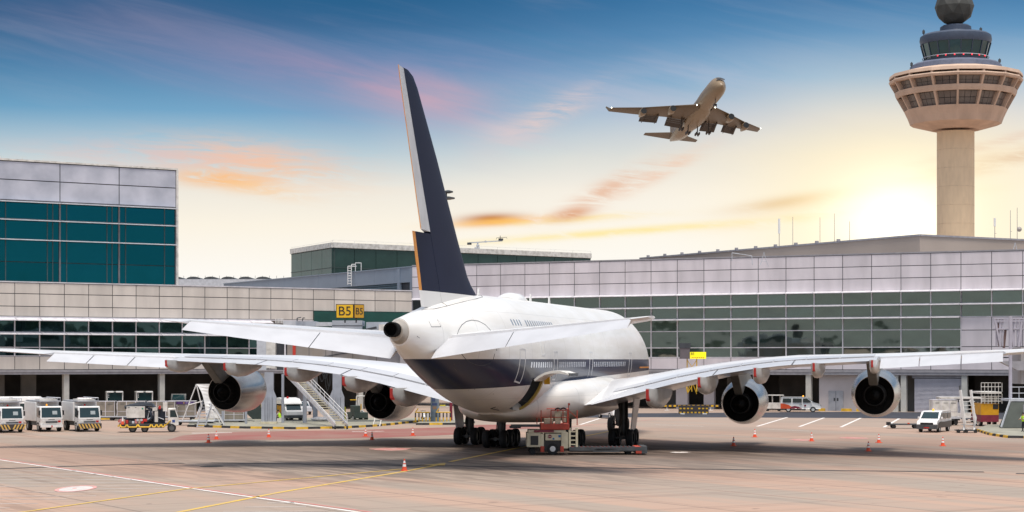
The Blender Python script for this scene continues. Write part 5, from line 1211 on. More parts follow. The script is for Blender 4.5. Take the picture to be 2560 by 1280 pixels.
# ---- maroon and yellow van with a white high roof under the bridge
def yvan(loc, rz, label):
    t = thing('crew_van', label, 'van', loc, rz)
    yl = mat('van_ochre', (.45,.22,.02), .45)
    mb = MB(yl); mb.box(-.95,.95,-2.6,1.0,1.0,1.75); mb.m(maroon).box(-.95,.95,-2.6,1.0,.45,1.0); mb.m(white).loft([[(x_,y_,z_) for y_, z_ in ((1.0,.75),(1.0,2.0),(1.3,2.0),(1.8,1.3),(2.2,1.15),(2.25,.75))] for x_ in (-.95,.95)]).m(dgrey).box(-.95,.95,1.0,2.3,.42,.75); mb.build('body', t, bevel=.05)
    mb = MB(white); mb.loft([[(x_,y_,z_) for y_, z_ in ((-2.7,1.95),(-2.65,2.5),(-.5,2.62),(.8,2.5),(1.6,2.0),(1.6,1.9),(-2.7,1.9))] for x_ in (-1.0,1.0)]); mb.build('roof', t, bevel=.06)
    mb = MB(glassm); mb.hexa([(-.82,1.84,1.3),(.82,1.84,1.3),(.82,1.7,1.3),(-.82,1.7,1.3)],[(-.78,1.4,1.9),(.78,1.4,1.9),(.78,1.25,1.9),(-.78,1.25,1.9)]); mb.box(-.96,.96,1.05,1.4,1.3,1.85); mb.build('windscreen', t)
    mb = MB(tailr); mb.lathe([(.12,0),(.12,.15),(.03,.22)],10,(.3,.5,2.55)); mb.build('beacon', t)
    for s in (-1,1): wheel(t, s*.82, 1.5, .36, .25); wheel(t, s*.82, -1.6, .36, .25); mb = MB(blackp); mb.box(s*.955-.01,s*.955+.01,-2.2,-1.2,1.25,1.7); mb.build('side_window', t)
    return t
yvan(at(722,1054), R(205), 'ochre and maroon van with white high roof, beside the bridge column')
# ---- cargo loader in front of the belly
lo = thing('cargo_loader', 'cream and red cargo loader with low flat bed, under the belly', 'loader', at(1386,1135), R(1.5))
mb = MB(cream); mb.box(-2.0,-1.05,-1.3,1.2,.55,1.55).box(-1.9,.75,-1.25,1.2,1.55,1.75).box(-.7,.45,-1.22,1.2,1.02,1.5).box(.42,.9,-1.3,1.2,.45,1.6).box(-1.05,-.8,-1.25,1.2,.4,1.5); mb.build('chassis', lo, bevel=.03)
mb = MB(cream); mb.box(.95,1.1,-1.25,-1.0,.5,1.9).box(1.45,1.6,-1.25,-1.0,.5,1.9)
for z_ in (.7,1.0,1.3,1.6): mb.box(1.1,1.45,-1.22,-1.05,z_,z_+.07)
mb.build('ladder', lo)
mb = MB(blackp); mb.box(-1.75,-1.2,-1.32,-1.29,.7,1.35).box(-.8,.42,-1.15,1.0,.3,1.05); mb.build('engine_grille', lo)
mb = MB(maroon); mb.box(-1.5,-.1,-1.3,-1.2,1.6,1.75); mb.build('beam', lo)
mb = MB(maroon); mb.prism([(-.38+.13*math.cos(i*math.pi/8),1.3+.13*math.sin(i*math.pi/8)) for i in range(16)], -1.245, -1.22, 'y'); mb.m(mat('pale_stripe',(.6,.5,.45),.5)).box(-.48,-.28,-1.25,-1.24,1.28,1.32); mb.m(mat('sign_blue',(.02,.15,.35),.5)).box(-.18,-.06,-1.24,-1.22,1.08,1.2).box(.22,.38,-1.24,-1.22,1.24,1.4); mb.build('badge', lo)
redl = mat('loader_red', (.42,.055,.03), .5, var=.15)
mb = MB(redl); mb.box(-1.02,1.0,-1.3,1.2,1.78,2.18).box(-1.05,-.78,-1.36,-1.25,.2,.62).box(.35,.6,-1.36,-1.25,.2,.62); mb.build('platform', lo, bevel=.02)
mb = MB(dgrey); mb.box(-3.1,-1.0,-.6,.6,1.95,2.1).box(-3.2,-2.4,-.5,.5,1.85,2.0); mb.build('loading_arm', lo, bevel=.03)
mb = MB(redl)
for x_ in (-1.0,-.3,.55,.95,1.55): mb.tube((x_,-1.2,2.1),(x_,-1.2,3.15),.035,n=6)
for x_ in (-1.2,.3,1.0): mb.tube((x_,1.1,2.1),(x_,1.1,3.2),.035,n=6)
mb.path([(-1.0,-1.2,2.65),(.95,-1.2,2.65)],.03).path([(-.3,-1.2,3.15),(.95,-1.2,3.15),(1.0,1.1,3.2),(-1.2,1.1,3.2)],.035).path([(.95,-1.2,3.15),(1.55,-1.2,2.6)],.03).tube((.95,-1.2,3.1),(.95,-1.2,3.6),.03); mb.box(.9,1.05,-1.25,-1.1,3.5,3.65); mb.build('guard_rail', lo)
mb = MB(cream); mb.box(.0,.4,-.9,-.5,2.18,3.05).box(.0,.75,-.9,-.5,2.95,3.05).box(-.75,-.1,-.7,.2,2.18,2.55).box(.5,.8,-.9,-.6,2.3,2.75); mb.m(blackp).path([(.0,-.9,3.2),(.2,-1,3.3),(.4,-.9,3.22),(.6,-1,3.32),(.8,-.9,3.2)],.06,6); mb.build('control_stand', lo, bevel=.02)
mb = MB(blackp); mb.box(1.0,6.45,-1.3,1.3,.22,.42); mb.m(mat('roller_bed_red',(.22,.04,.04),.5,var=.3,scale=6)).box(1.2,6.3,-1.2,1.2,.42,.47); mb.m(dgrey)
for k in range(16): mb.tube((1.5+.3*k,-1.15,.5),(1.5+.3*k,1.15,.5),.05,n=6)
mb.m(dgrey).prism([(2.6,.2),(4.6,.2),(4.3,.45),(2.9,.45)], -1.36, -1.3, 'y'); mb.m(redl).box(5.7,6.1,-1.35,1.35,.1,.55); mb.m(dgrey).box(6.1,6.5,-1.35,1.35,.1,.6); mb.box(1.0,6.4,-1.36,-1.28,.3,.56); mb.build('roller_bed', lo)
for x_ in (-.18,):
    for y_ in (-1.05,1.0):
        mb = MB(black); mb.lathe([(.2,-.15),(.4,-.15),(.42,0),(.4,.15),(.2,.15)],24,(x_,y_,.42),'y',False); o = mb.build('wheel', lo, smooth=40); mb = MB(white); mb.lathe([(.2,-.155),(.1,-.17),(.1,.1),(.2,.12)],18,(x_,y_,.42),'y'); mb.build('rim', o, smooth=40)
mb = MB(black)
for y_ in (-.95,.95):
    mb = MB(black); mb.lathe([(.1,-.12),(.22,-.12),(.22,.12),(.1,.12)],16,(-1.6,y_,.22),'y'); mb.build('wheel', lo, smooth=40); mb = MB(black); mb.lathe([(.1,-.12),(.2,-.12),(.2,.12),(.1,.12)],16,(5.2,y_,.2),'y'); mb.build('wheel', lo, smooth=40)
# ---- traffic cones
def make_cone(label):
    t = thing('traffic_cone', label, 'cone', (0,0,0), 0, 'traffic cones round the airliner')
    mb = MB(orange); mb.box(-.21,.21,-.21,.21,0,.04); mb.build('base', t, bevel=.015)
    mb = MB(orange); mb.lathe([(.165,.04),(.118,.26)],16); mb.m(white).lathe([(.118,.26),(.092,.40)],16); mb.m(orange).lathe([(.092,.40),(.078,.47)],16); mb.m(white).lathe([(.078,.47),(.052,.61)],16); mb.m(orange).lathe([(.052,.61),(.03,.72)],16); mb.build('cone_body', t, smooth=40)
    return t
cl = [(1011,1177,'orange traffic cone where the two yellow guide lines meet, nearest the viewer'),(521,1107,'traffic cone below the left outer engine, nearer of that pair'),(541,1098,'traffic cone below the left outer engine, farther of that pair'),(672,1093,'traffic cone in front of the kerb island, near the grey bridge column'),(914,1091,'traffic cone below the left inner engine, left of that pair'),(930,1100,'traffic cone below the left inner engine, right of that pair'),(1032,1089,'traffic cone between the left inner engine and the left main wheels'),
      (1586,1066,'traffic cone beside the right wing main wheels'),(1834,1115,'traffic cone in the wing shadow just left of the right inner engine'),(1887,1093,'traffic cone right below the right inner engine'),(2029,1103,'traffic cone midway between the two right engines'),(2171,1128,'traffic cone below the right outer engine, nearer of that pair'),(2197,1107,'traffic cone below the right outer engine, farther of that pair'),(2357,1115,'traffic cone in front of the white minivan at the right')]
c0 = None
for px, py, lb in cl:
    if c0 is None: c0 = make_cone(lb); c0.location = G(px,py)
    else: copy_tree(c0, G(px,py), rnd.uniform(0,1.5), lb)
# ================================================================== boarding bridge and gear round it (left)
bgrey = mat('bridge_grey_cladding', (.30,.29,.30), .6, var=.12, scale=.3, dirt=(.30,.25,.20), stretch=(1,1,.25)); bblue = mat('bridge_blue_grey', (.40,.44,.50), .5, var=.06)
bcol = mat('bridge_column_grey', (.34,.36,.41), .5, var=.08)
BY = 196.
br = thing('boarding_bridge', 'grey passenger boarding bridge behind the left wing, with column legs and slanting stair', 'bridge', (P(830,900,BY).x,BY,0))
bx = lambda px, Y_=BY: P(px,900,Y_).x-br.location.x
bz = lambda py, Y_=BY: H+(HY-py)/F*Y_
mb = MB(bgrey); mb.box(bx(715),bx(1030),1,4.2,bz(927),bz(835)); mb.box(bx(1000),bx(1100),.2,4.5,bz(930),bz(840))
mb.m(jointm)
for px in (770,812,828,880,940): mb.box(bx(px)-.02,bx(px)+.02,.98,1.05,bz(927),bz(835))
mb.bar((bx(720),.97,bz(906)),(bx(900),.97,bz(876)),.05,.08); mb.build('tunnel', br)
mb = MB(mat('bridge_red_stripe',(.62,.05,.03),.5)); mb.box(bx(729),bx(736.5),.93,1.0,bz(900),bz(836)); mb.build('red_stripe', br)
mb = MB(offwhite); mb.box(bx(664),bx(687),.5,1.5,bz(920),bz(840)); mb.m(lgrey).box(bx(640),bx(664),.6,3,bz(925),bz(830)).m(jointm).box(bx(688),bx(714),1.3,3,bz(925),bz(835)); mb.m(alum).box(bx(708),bx(712),.9,1.2,bz(925),bz(835)); mb.build('end_wall', br)
mb = MB(bblue); mb.box(bx(738),bx(788),.5,4,bz(815),bz(803)); mb.box(bx(830),bx(905),.2,4,bz(838),bz(801)); mb.box(bx(915),bx(1000),.2,4,bz(845),bz(805)); mb.m(lgrey).box(bx(788),bx(830),.6,4,bz(815),bz(805)).box(bx(706),bx(738),.6,4,bz(830),bz(802)).m(offwhite).box(bx(947),bx(1010),-.1,2,bz(838),bz(811)); mb.m(gD).box(bx(735),bx(940),1.0,4,bz(836),bz(815)); mb.m(jointm).box(bx(830),bx(905),.17,.2,bz(813)-.05,bz(813)).bar((bx(880),-.2,bz(832)),(bx(942),-.2,bz(819)),.1,.25); mb.build('cab', br)
mb = MB(dgrey); mb.path([(bx(742),.3,bz(803)),(bx(742),.3,bz(795)),(bx(752),.3,bz(793))],.06); mb.path([(bx(755),.3,bz(803)),(bx(757),.3,bz(794)),(bx(762),.3,bz(795))],.06); mb.m(white)
for k in range(6): mb.tube((bx(688+k*3.6),.4,bz(808)),(bx(688+k*3.6),.4,bz(796)),.04,n=4)
mb.build('roof_rail', br)
def leg(px, py, wide):
    Y_ = G(px,py).y; x_ = P(px,900,Y_).x-br.location.x; y_ = Y_-BY; mb = MB(bcol); h_ = .6*wide; zt_ = bz(930)
    mb.box(x_-h_*.62,x_+h_*.62,y_-.3,y_+.3,.2,zt_)
    zc = H+(HY-993)/F*Y_
    for s in (-1,1): mb.prism([(x_+s*h_*.55,.25),(x_+s*h_*1.05,.25),(x_+s*h_*1.05,zc),(x_+s*h_*.55,zc+.9)], y_-.42, y_-.1, 'y'); mb.box(x_+s*h_*.35-.08,x_+s*h_*.35+.08,y_-.5,y_-.3,.2,zc)
    mb.m(cream).box(x_-h_*1.15,x_+h_*1.15,y_-.55,y_+.4,.2,.42); mb.build('column', br)
leg(673,1064,1.2); leg(843,1063,1.2)
mb = MB(bcol)
for px, py, w_ in ((707,1062,.11),(762,1062,.16),(788,1057,.2),(557,1064,.1),(615,1064,.1)):
    Y_ = G(px,py).y; x_ = P(px,900,Y_).x-br.location.x; mb.tube((x_,Y_-BY,0.2),(x_,Y_-BY,bz(935) if px > 650 else bz(1025)),w_*1.3,n=8)
mb.build('post', br)
# stair
st = bpy.data.objects.new('service_stair', None); COL.objects.link(st); st.parent = br; st['label'] = 'slanting service stair with white stringer and yellow tread edges'
a0, Yb = G(838,1073), 0; Ytop = 196.5; aT = P(712,928,Ytop); A_ = Vector((a0.x-br.location.x, a0.y-BY, .35)); B_ = Vector((aT.x-br.location.x, Ytop-BY-1.0, aT.z))
side_ = Vector((1.15,.25,0)); mb = MB(mat('stair_white',(.62,.60,.62),.5)); mb.bar(A_, B_, .08, .42); mb.bar(A_+side_, B_+side_, .08, .42); mb.build('stringer', st)
mb = MB(dgrey)
for k in range(24):
    p = A_.lerp(B_, (k+.5)/24); mb.hexa([p+Vector((0,-.14,0)),p+side_+Vector((0,-.14,0)),p+side_+Vector((0,.14,0)),p+Vector((0,.14,0))],[p+Vector((0,-.14,.04)),p+side_+Vector((0,-.14,.04)),p+side_+Vector((0,.14,.04)),p+Vector((0,.14,.04))])
mb.m(cream)
for k in range(24): p = A_.lerp(B_, (k+.5)/24); mb.bar(p+Vector((0,-.15,.03)), p+side_+Vector((0,-.15,.03)), .05, .1)
mb.build('tread', st)
mb = MB(white); up = Vector((0,0,1.05))
for sgn in (Vector((0,0,0)), side_):
    for hh in (.35,.7,1.05) if sgn.length else (.35,): mb.tube(A_+sgn+up*hh*.95, B_+sgn+up*hh*.95, .028, n=5)
    if sgn.length:
        for k in range(13): p = A_.lerp(B_, k/12)+sgn; mb.tube(p, p+up, .025, n=4)
mb.build('handrail', st)
mb = MB(black)
for s in (0,1): mb.lathe([(.06,-.08),(.17,-.08),(.17,.08),(.06,.08)],12,(A_+side_*s+Vector((0,-.1,-.18)))[:],'x')
mb.build('castor', st)
mb = MB(black)
for k, (x0, x1, sag) in enumerate(((798,812,.9),(812,826,1.9),(816,830,1.4),(806,820,.6))):
    p0, p1 = Vector((bx(x0),-.2,bz(932))), Vector((bx(x1),-.2,bz(934))); mb.path([p0.lerp(p1,t/8)-Vector((0,0,sag*4*(t/8)*(1-t/8))) for t in range(9)],.06,6)
mb.build('cable_loop', br)
# stand number sign
sg = thing('stand_sign', 'yellow two-sided stand sign reading B5 above the boarding bridge', 'sign', (P(862,794,193).x,193,0))
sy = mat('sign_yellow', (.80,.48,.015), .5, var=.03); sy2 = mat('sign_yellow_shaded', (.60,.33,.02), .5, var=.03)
s_z = H+(HY-778)/F*193; w2 = 20.5/F*193; h2 = 16/F*193
mb = MB(blackp); mb.box(-w2-.07,w2+.07,0,.12,s_z-h2-.07,s_z+h2+.07); mb.m(sy).box(-w2,w2,-.03,0,s_z-h2,s_z+h2); mb.build('front_panel', sg)
text('lettering', 'B5', 1.32, blackp, sg, (0,-.04,s_z-.02), (R(90),0,0))
q2 = bpy.data.objects.new('side_panel', None)
mb = MB(blackp); d_ = Vector((.72,.69,0)); p0 = Vector((w2+.1,.0,0)); p1 = p0+d_*1.35; nn = Vector((.69,-.72,0))
mb.hexa([p0+Vector((0,0,s_z-h2-.07)),p1+Vector((0,0,s_z-h2-.07)),p1-nn*.12+Vector((0,0,s_z-h2-.07)),p0-nn*.12+Vector((0,0,s_z-h2-.07))],[p0+Vector((0,0,s_z+h2+.07)),p1+Vector((0,0,s_z+h2+.07)),p1-nn*.12+Vector((0,0,s_z+h2+.07)),p0-nn*.12+Vector((0,0,s_z+h2+.07))])
e0, e1 = p0.lerp(p1,.06)+nn*.03, p0.lerp(p1,.94)+nn*.03
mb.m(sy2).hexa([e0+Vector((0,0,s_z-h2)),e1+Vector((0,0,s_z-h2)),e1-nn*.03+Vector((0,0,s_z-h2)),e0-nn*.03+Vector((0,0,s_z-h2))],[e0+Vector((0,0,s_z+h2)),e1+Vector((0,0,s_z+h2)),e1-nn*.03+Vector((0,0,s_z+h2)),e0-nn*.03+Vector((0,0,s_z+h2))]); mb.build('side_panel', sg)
text('lettering', 'B5', .98, blackp, sg, ((e0+e1)/2+nn*.01+Vector((0,0,s_z-.02)), )[0], (R(90),0,math.atan2(d_.y,d_.x)))
mb = MB(dgrey); mb.tube((0,.3,bz(801)-.3),(0,.3,s_z-h2),.08); mb.tube((w2+.3,.4,bz(801)-.3),(w2+.3,.4,s_z-h2),.08); mb.build('post', sg)
bpy.data.objects.remove(q2)
# docking guidance display right
dd = thing('docking_display', 'bright yellow stand display reading B5 on a yellow lattice frame', 'sign', (P(1745,889,226).x,226,0))
ww = lambda px: (px-1745)/F*226; hz_ = lambda py: H+(HY-py)/F*226
mb = MB(glow('display_yellow', (.95,.80,.01), .55)); mb.box(ww(1725),ww(1765),-.1,.15,hz_(897),hz_(880)); mb.build('screen', dd)
text('lettering', 'B5', .42, blackp, dd, (ww(1731.5),-.12,hz_(884.5)), (R(90),0,0))
mb = MB(mat('display_faint_orange',(.62,.3,.02),.6))
mb.box(ww(1729),ww(1761),-.104,-.1,hz_(894.3),hz_(893.7))
for k in range(7): mb.box(ww(1729+k*4.6),ww(1731.5+k*4.6),-.11,-.104,hz_(895),hz_(892.6))
mb.build('dot_row', dd)
mb = MB(mat('display_box_grey',(.13,.11,.12),.6)); mb.box(ww(1700),ww(1724),-.3,.6,hz_(897),hz_(870)); mb.m(jointm).box(ww(1698),ww(1726),-.35,.65,hz_(870),hz_(858)); mb.build('sensor_box', dd)
mb = MB(yellow)
for px in (1718,1742): mb.bar((ww(px),.1,hz_(979)),(ww(px),.1,hz_(897)),.12,.12)
mb.bar((ww(1730),.1,hz_(979)),(ww(1727),.1,hz_(940)),.08,.08)
for a_, b_, y0, y1 in ((1718,1729,985,950),(1729,1742,950,985),(1742,1718,945,985),(1718,1742,935,900),(1742,1718,935,900)): mb.bar((ww(a_),.1,hz_(y0)),(ww(b_),.1,hz_(y1)),.07,.07)
mb.bar((ww(1718),.1,hz_(979)),(ww(1718),3,hz_(945)),.1,.1); mb.bar((ww(1718),.1,hz_(930)),(ww(1718),18,hz_(930)),.1,.1); mb.build('lattice_frame', dd)
# chequered barriers
def cheq(name, px, py, wpx, hpx, rows, cols, label, group, feet=True):
    g_ = G(px,py); t = thing(name, label, 'barrier', g_, 0, group); k_ = F/g_.y; W_, H_ = wpx/k_, hpx/k_; z0 = .12 if feet else .45
    mb = MB(stripeb); mb.box(-W_/2,W_/2,-.1,.1,z0,z0+H_); mb.m(yellow)
    for r_ in range(rows):
        for c_ in range(cols):
            if (r_ % 2) and feet: continue
            if rnd.random() < .06: continue
            x0 = -W_/2+W_*c_/cols+W_/cols*.22; mb.box(x0,x0+W_/cols*.55,-.115,-.1,z0+H_*(r_+.12)/rows,z0+H_*(r_+.82)/rows)
    mb.build('board', t)
    mb = MB(white); 
    if feet: mb.box(-W_*.44,-W_*.30,-.12,.12,.02,.16).box(W_*.30,W_*.44,-.12,.12,.02,.16)
    else: mb.tube((-W_*.36,0,0),(-W_*.36,0,z0),.05).box(-W_*.40,-W_*.32,-.2,.2,0,.05).tube((W_*.36,0,0),(W_*.36,0,z0),.05).box(W_*.32,W_*.40,-.2,.2,0,.05)
    mb.build('foot', t); return t
gbar = 'yellow and black barriers by the terminal'
cheq('barrier', 1734,1036,75,20,4,8,'stacked yellow and black chequered barrier below the yellow lattice', gbar)
cheq('barrier', 1722,1026,152,6,1,13,'long yellow and black striped barrier behind the stacked barrier', gbar, False)
# red plastic barriers by the door
for k, (px, lb) in enumerate(((2107,'red plastic water barrier beside the grey double door'),(2125,'red plastic water barrier partly behind the right outer engine'))):
    g_ = G(px,1027); t = thing('water_barrier', lb, 'barrier', g_+Vector((0,1.2,0)), 0, 'red water barriers'); mb = MB(mat('barrier_red',(.45,.03,.04),.5)); mb.prism([(-.35,0),(.35,0),(.28,.3),(.12,.45),(.1,1.15),(-.1,1.15),(-.12,.45),(-.28,.3)], -.45, .45); mb.build('block', t, bevel=.03)
t = thing('traffic_cone', 'small red cone standing by the grey double door', 'cone', G(2076,1026)); mb = MB(red); mb.box(-.2,.2,-.2,.2,0,.05); mb.build('base', t); mb = MB(red); mb.lathe([(.17,.05),(.05,.85)],14); mb.build('cone_body', t, smooth=40)
t = thing('baggage_cart', 'open white canopy cart just behind the red and white minivan', 'cart', G(1932,1028), R(-4)); mb = MB(offwhite); mb.box(-1.1,1.2,-.7,.7,.35,.45).box(-1.2,1.4,-.8,.8,2.05,2.15)
for x_ in (-1.05,-.1,.9): mb.box(x_,x_+.06,-.72,-.66,.4,2.1).box(x_,x_+.06,.66,.72,.4,2.1)
mb.box(-1.05,.9,-.7,-.66,.45,1.15); mb.build('frame', t)
for x_ in (-.7,.8):
    for y_ in (-.6,.6): mb = MB(black); mb.lathe([(.07,-.07),(.2,-.07),(.2,.07),(.07,.07)],12,(x_,y_,.2),'y'); mb.build('wheel', t)
# ---- white engine service stand
sv = thing('service_stand', 'white tripod service stand with curved fabric and step ladder, left of the left outer engine', 'work platform', G(490,1068)); Ys = G(490,1068).y; k_ = F/Ys
q = lambda px, py, dy=0.: Vector(((px-490)/k_, dy, (1068-py)/k_)); stm = mat('stand_white', (.66,.65,.63), .5)
mb = MB(stm)
for a_, b_ in ((q(491,961),q(456,1052)),(q(491,961),q(504,1015)),(q(473,1012),q(506,1003)),(q(504,1015),q(493,1045)),(q(522,962,1),q(518,1000,1)),(q(530,1010),q(560,1063)),(q(518,1000,1.2),q(545,1058,1.2))): mb.tube(a_, b_, .06, n=6)
mb.build('frame', sv)
mb = MB(white); r1, r2 = [], []
for (xa, xb, py) in ((491,524,960),(496,523,967),(501,522,975),(505,522,984),(508,522,994),(510,523,1004),(512,527,1012),(513,536,1022),(514,542,1034),(515,546,1046)):
    r1.append([q(xa,py,0),q(xb,py,.6),q(xb,py,.66),q(xa,py,.06)])
mb.loft(r1); mb.build('fabric_panel', sv)
mb = MB(steelgal)
for xo, dy in ((0,-.4),(26,-.4)):
    mb.path([q(494+xo*.8,1068,dy),q(506+xo*.8,1003,dy+.9)],.06,6); mb.path([q(492+xo,1044,dy),q(504+xo,1000,dy+.9)],.045,5)
for k in range(8): mb.tube(q(494+1.5*k,1066-8*k,-.4+.11*k), q(515+1.5*k,1066-8*k,-.4+.11*k), .045, n=5)
mb.path([q(507,1023,.4),q(538,1023,.4)],.06); mb.path([q(538,1023,.5),q(562,1066,.5)],.06); mb.path([q(507,1003,.5),q(508,994,.5),q(512,992,.5)],.06); mb.build('step_ladder', sv)
mb = MB(black); 
for px in (490,520,556): mb.lathe([(.05,-.07),(.16,-.07),(.16,.07),(.05,.07)],10,(q(px,1066,-.3)[0],-.3,.16),'y')
mb.build('castor', sv)
# ---- figures in hi-vis on the island
skinm = mat('skin', (.30,.16,.10), .6); hiv = mat('hi_vis_yellow', (.45,.75,.02), .6); trou = mat('dark_trousers', (.02,.022,.03), .8); shirt = mat('pale_shirt', (.55,.5,.46), .8); hairm = mat('dark_hair', (.01,.009,.008), .6)
def person(loc, rz, label, seated, lean, hold):
    sk_v, sk_e, sk_r = [], [], []
    def node(p, r, par):
        sk_v.append(p); sk_r.append(r)
        if par is not None: sk_e.append((par, len(sk_v)-1))
        return len(sk_v)-1
    hp = .46 if seated else .92; ln = lean
    pel = node((0,0,hp), (.15,.11), None); ab = node((0,.06*ln,hp+.2), (.14,.10), pel); ch = node((0,.16*ln,hp+.42), (.17,.11), ab); nk = node((0,.26*ln,hp+.58), (.06,.06), ch); hd = node((0,.32*ln,hp+.68), (.075,.09), nk); tp = node((0,.33*ln,hp+.80), (.07,.085), hd)
    for s in (-1,1):
        sh = node((s*.19,.18*ln,hp+.5), (.065,.06), ch); el_ = node((s*.25,.18*ln+.12,hp+.26), (.045,.045), sh); wr = node((s*.16,.18*ln+.36,hp+.2), (.032,.03), el_); node((s*.15,.18*ln+.45,hp+.19), (.035,.02), wr)
        if seated: kn = node((s*.13,.45,hp+.02), (.07,.07), pel); an = node((s*.13,.42,.09), (.045,.045), kn)
        else: kn = node((s*.10,.06,.5), (.07,.07), pel); an = node((s*.11,-.02,.09), (.045,.045), kn)
        node((s*.13,sk_v[an][1]+.17,.045), (.045,.035), an)
    me = bpy.data.meshes.new('body'); me.from_pydata(sk_v, sk_e, []); o = bpy.data.objects.new('body', me); COL.objects.link(o)
    md = o.modifiers.new('skin', 'SKIN'); 
    for i, r_ in enumerate(sk_r): me.skin_vertices[0].data[i].radius = r_
    me.skin_vertices[0].data[0].use_root = True
    sb_ = o.modifiers.new('sub', 'SUBSURF'); sb_.levels = 2; sb_.render_levels = 2
    dg = bpy.context.evaluated_depsgraph_get(); m2 = bpy.data.meshes.new_from_object(o.evaluated_get(dg)); bpy.data.objects.remove(o)
    m2.materials.clear()
    for mm in (skinm, trou, shirt): m2.materials.append(mm)
    for p in m2.polygons:
        c_ = p.center; p.use_smooth = True
        p.material_index = 1 if (c_.z < hp+.06) else (2 if c_.z < hp+.5 and abs(c_.x) < .3 and c_.y < .18*ln+.2 else 0)
    t = thing('person', label, 'person', loc, rz); o = bpy.data.objects.new('body', m2); COL.objects.link(o); o.parent = t
    mb = MB(hiv); rings = []
    for zz, r1_, r2_, yy in ((hp+.02,.19,.15,0),(hp+.2,.19,.15,.06*ln),(hp+.4,.22,.16,.15*ln),(hp+.53,.15,.12,.22*ln)): rings.append([(r1_*math.cos(2*math.pi*i/14), yy+r2_*math.sin(2*math.pi*i/14), zz) for i in range(14)])
    mb.loft(rings); mb.build('vest', t, smooth=50)
    mb = MB(hairm); rings = []
    for dz, r_ in ((.70,.095),(.76,.105),(.82,.095),(.86,.05)): rings.append([(r_*.85*math.cos(2*math.pi*i/12), .32*ln-.02+r_*math.sin(2*math.pi*i/12), hp+dz) for i in range(12)])
    mb.loft(rings); mb.build('hair', t, smooth=60)
    return t
crate = thing('white_crate', 'low white crate beside the bridge post with a seated worker on it', 'crate', G(700,1060)+Vector((0,.1,.2))); mb = MB(offwhite); mb.box(-.3,.3,-.25,.25,0,.4); mb.build('box', crate, bevel=.02)
person(G(700,1060)+Vector((0,.1,.2)), R(70), 'seated worker in yellow green vest leaning forward beside the ochre van', True, .8, None)
person(G(841,1058)+Vector((.1,0,.2)), R(160), 'worker in yellow green vest behind the foot of the slanting stair', True, .3, None)
bench = thing('tool_box', 'dark tool box under the worker behind the stair foot', 'box', G(841,1058)+Vector((.1,-.05,.2))); mb = MB(dgrey); mb.box(-.25,.25,-.2,.2,0,.4); mb.build('box', bench, bevel=.02)
# bags and small things near the stair
t = thing('cloth_bundle', 'pale plastic bundle lying on the kerb island left of the stair foot', 'bundle', G(800,1058)+Vector((0,0,.2))); mb = MB(mat('bundle_plastic',(.5,.5,.52),.5,var=.2)); rings = []
for k in range(9):
    a = math.pi*k/8; rings.append([(-1.0*math.cos(a), .35*math.sin(a)*math.cos(2*math.pi*i/10)+rnd.uniform(-.05,.05), .24+.24*math.sin(a)*math.sin(2*math.pi*i/10)*rnd.uniform(.7,1.2)) for i in range(10)])
mb.loft(rings); mb.build('wrap', t, smooth=60)
t = thing('yellow_post', 'bright yellow cabinet post beside the right bridge column', 'cabinet', G(860,1056)+Vector((0,0,.2))); mb = MB(mat('bright_yellow',(.70,.62,.01),.5)); mb.box(-.18,.18,-.15,.15,0,1.45); mb.m(dgrey).box(-.19,.19,-.16,.16,0,.08); mb.build('cabinet', t, bevel=.02)
# tug with white canopy frame
tg = thing('baggage_tug', 'dark green baggage tug with white canopy frame under the bridge, left of the inner engine', 'tug', G(893,1053)+Vector((0,0,0)), R(25)); 
mb = MB(mat('tug_green',(.05,.07,.06),.5)); mb.box(-.8,.8,-1.3,1.2,.35,1.0).box(-.8,-.1,-1.3,.1,1.0,1.75); mb.build('body', tg, bevel=.06)
mb = MB(white); mb.path([(-.2,-.2,1.0),(-.15,-.2,2.75),(.9,-.2,2.75)],.06,6); mb.path([(.2,.4,1.0),(.3,.4,2.5)],.05); mb.path([(.5,.1,1.2),(.9,.3,.9)],.1); mb.m(yellow).box(-.9,-.2,-.3,-.2,2.3,2.4).box(.3,.4,-.3,-.2,1.2,1.9); mb.build('canopy_frame', tg)
for s in (-1,1): wheel(tg, s*.7, .8, .35, .25); wheel(tg, s*.7, -.85, .38, .25)
# second island: barrels of yellow railings, blue column
t = thing('bollard_column', 'blue grey round column with red top band between the fuselage and left inner engine', 'column', G(1087,1058)+Vector((0,0,.2))); mb = MB(mat('column_blue_grey',(.22,.28,.33),.5,var=.15)); mb.lathe([(.45,0),(.45,3.6)],20); mb.m(mat('column_red_band',(.4,.05,.06),.5)).lathe([(.455,2.75),(.455,3.45)],20); mb.m(mat('poster_ochre',(.4,.25,.15),.6)).box(-.2,.2,-.47,-.44,1.3,1.6).m(mat('poster_blue',(.08,.12,.25),.6)).box(-.3,.05,-.47,-.44,2.1,2.45).box(-.3,.3,-.47,-.44,1.7,1.95); mb.build('shaft', t, smooth=40)
for k, (px, lb) in enumerate(((1056,'yellow and black guard rail left of the blue grey column'),(1108,'yellow and black guard rail right of the blue grey column'))):
    t = thing('guard_rail', lb, 'guard rail', G(px,1059)+Vector((0,.3,.2)), 0, 'guard rails on the small island'); mb = MB(yellow); W_ = .75
    for i in range(5): mb.tube((-W_+W_*2*i/4,0,0),(-W_+W_*2*i/4,0,.45),.07,n=6)
    mb.m(stripeb)
    for i in range(5): mb.tube((-W_+W_*2*i/4,0,.45),(-W_+W_*2*i/4,0,.95),.07,n=6)
    mb.m(yellow).tube((-W_,0,.98),(W_,0,.98),.07,n=6).tube((-W_,0,.98),(-W_*.6,0,1.4),.06,n=6); mb.build('rail', t)
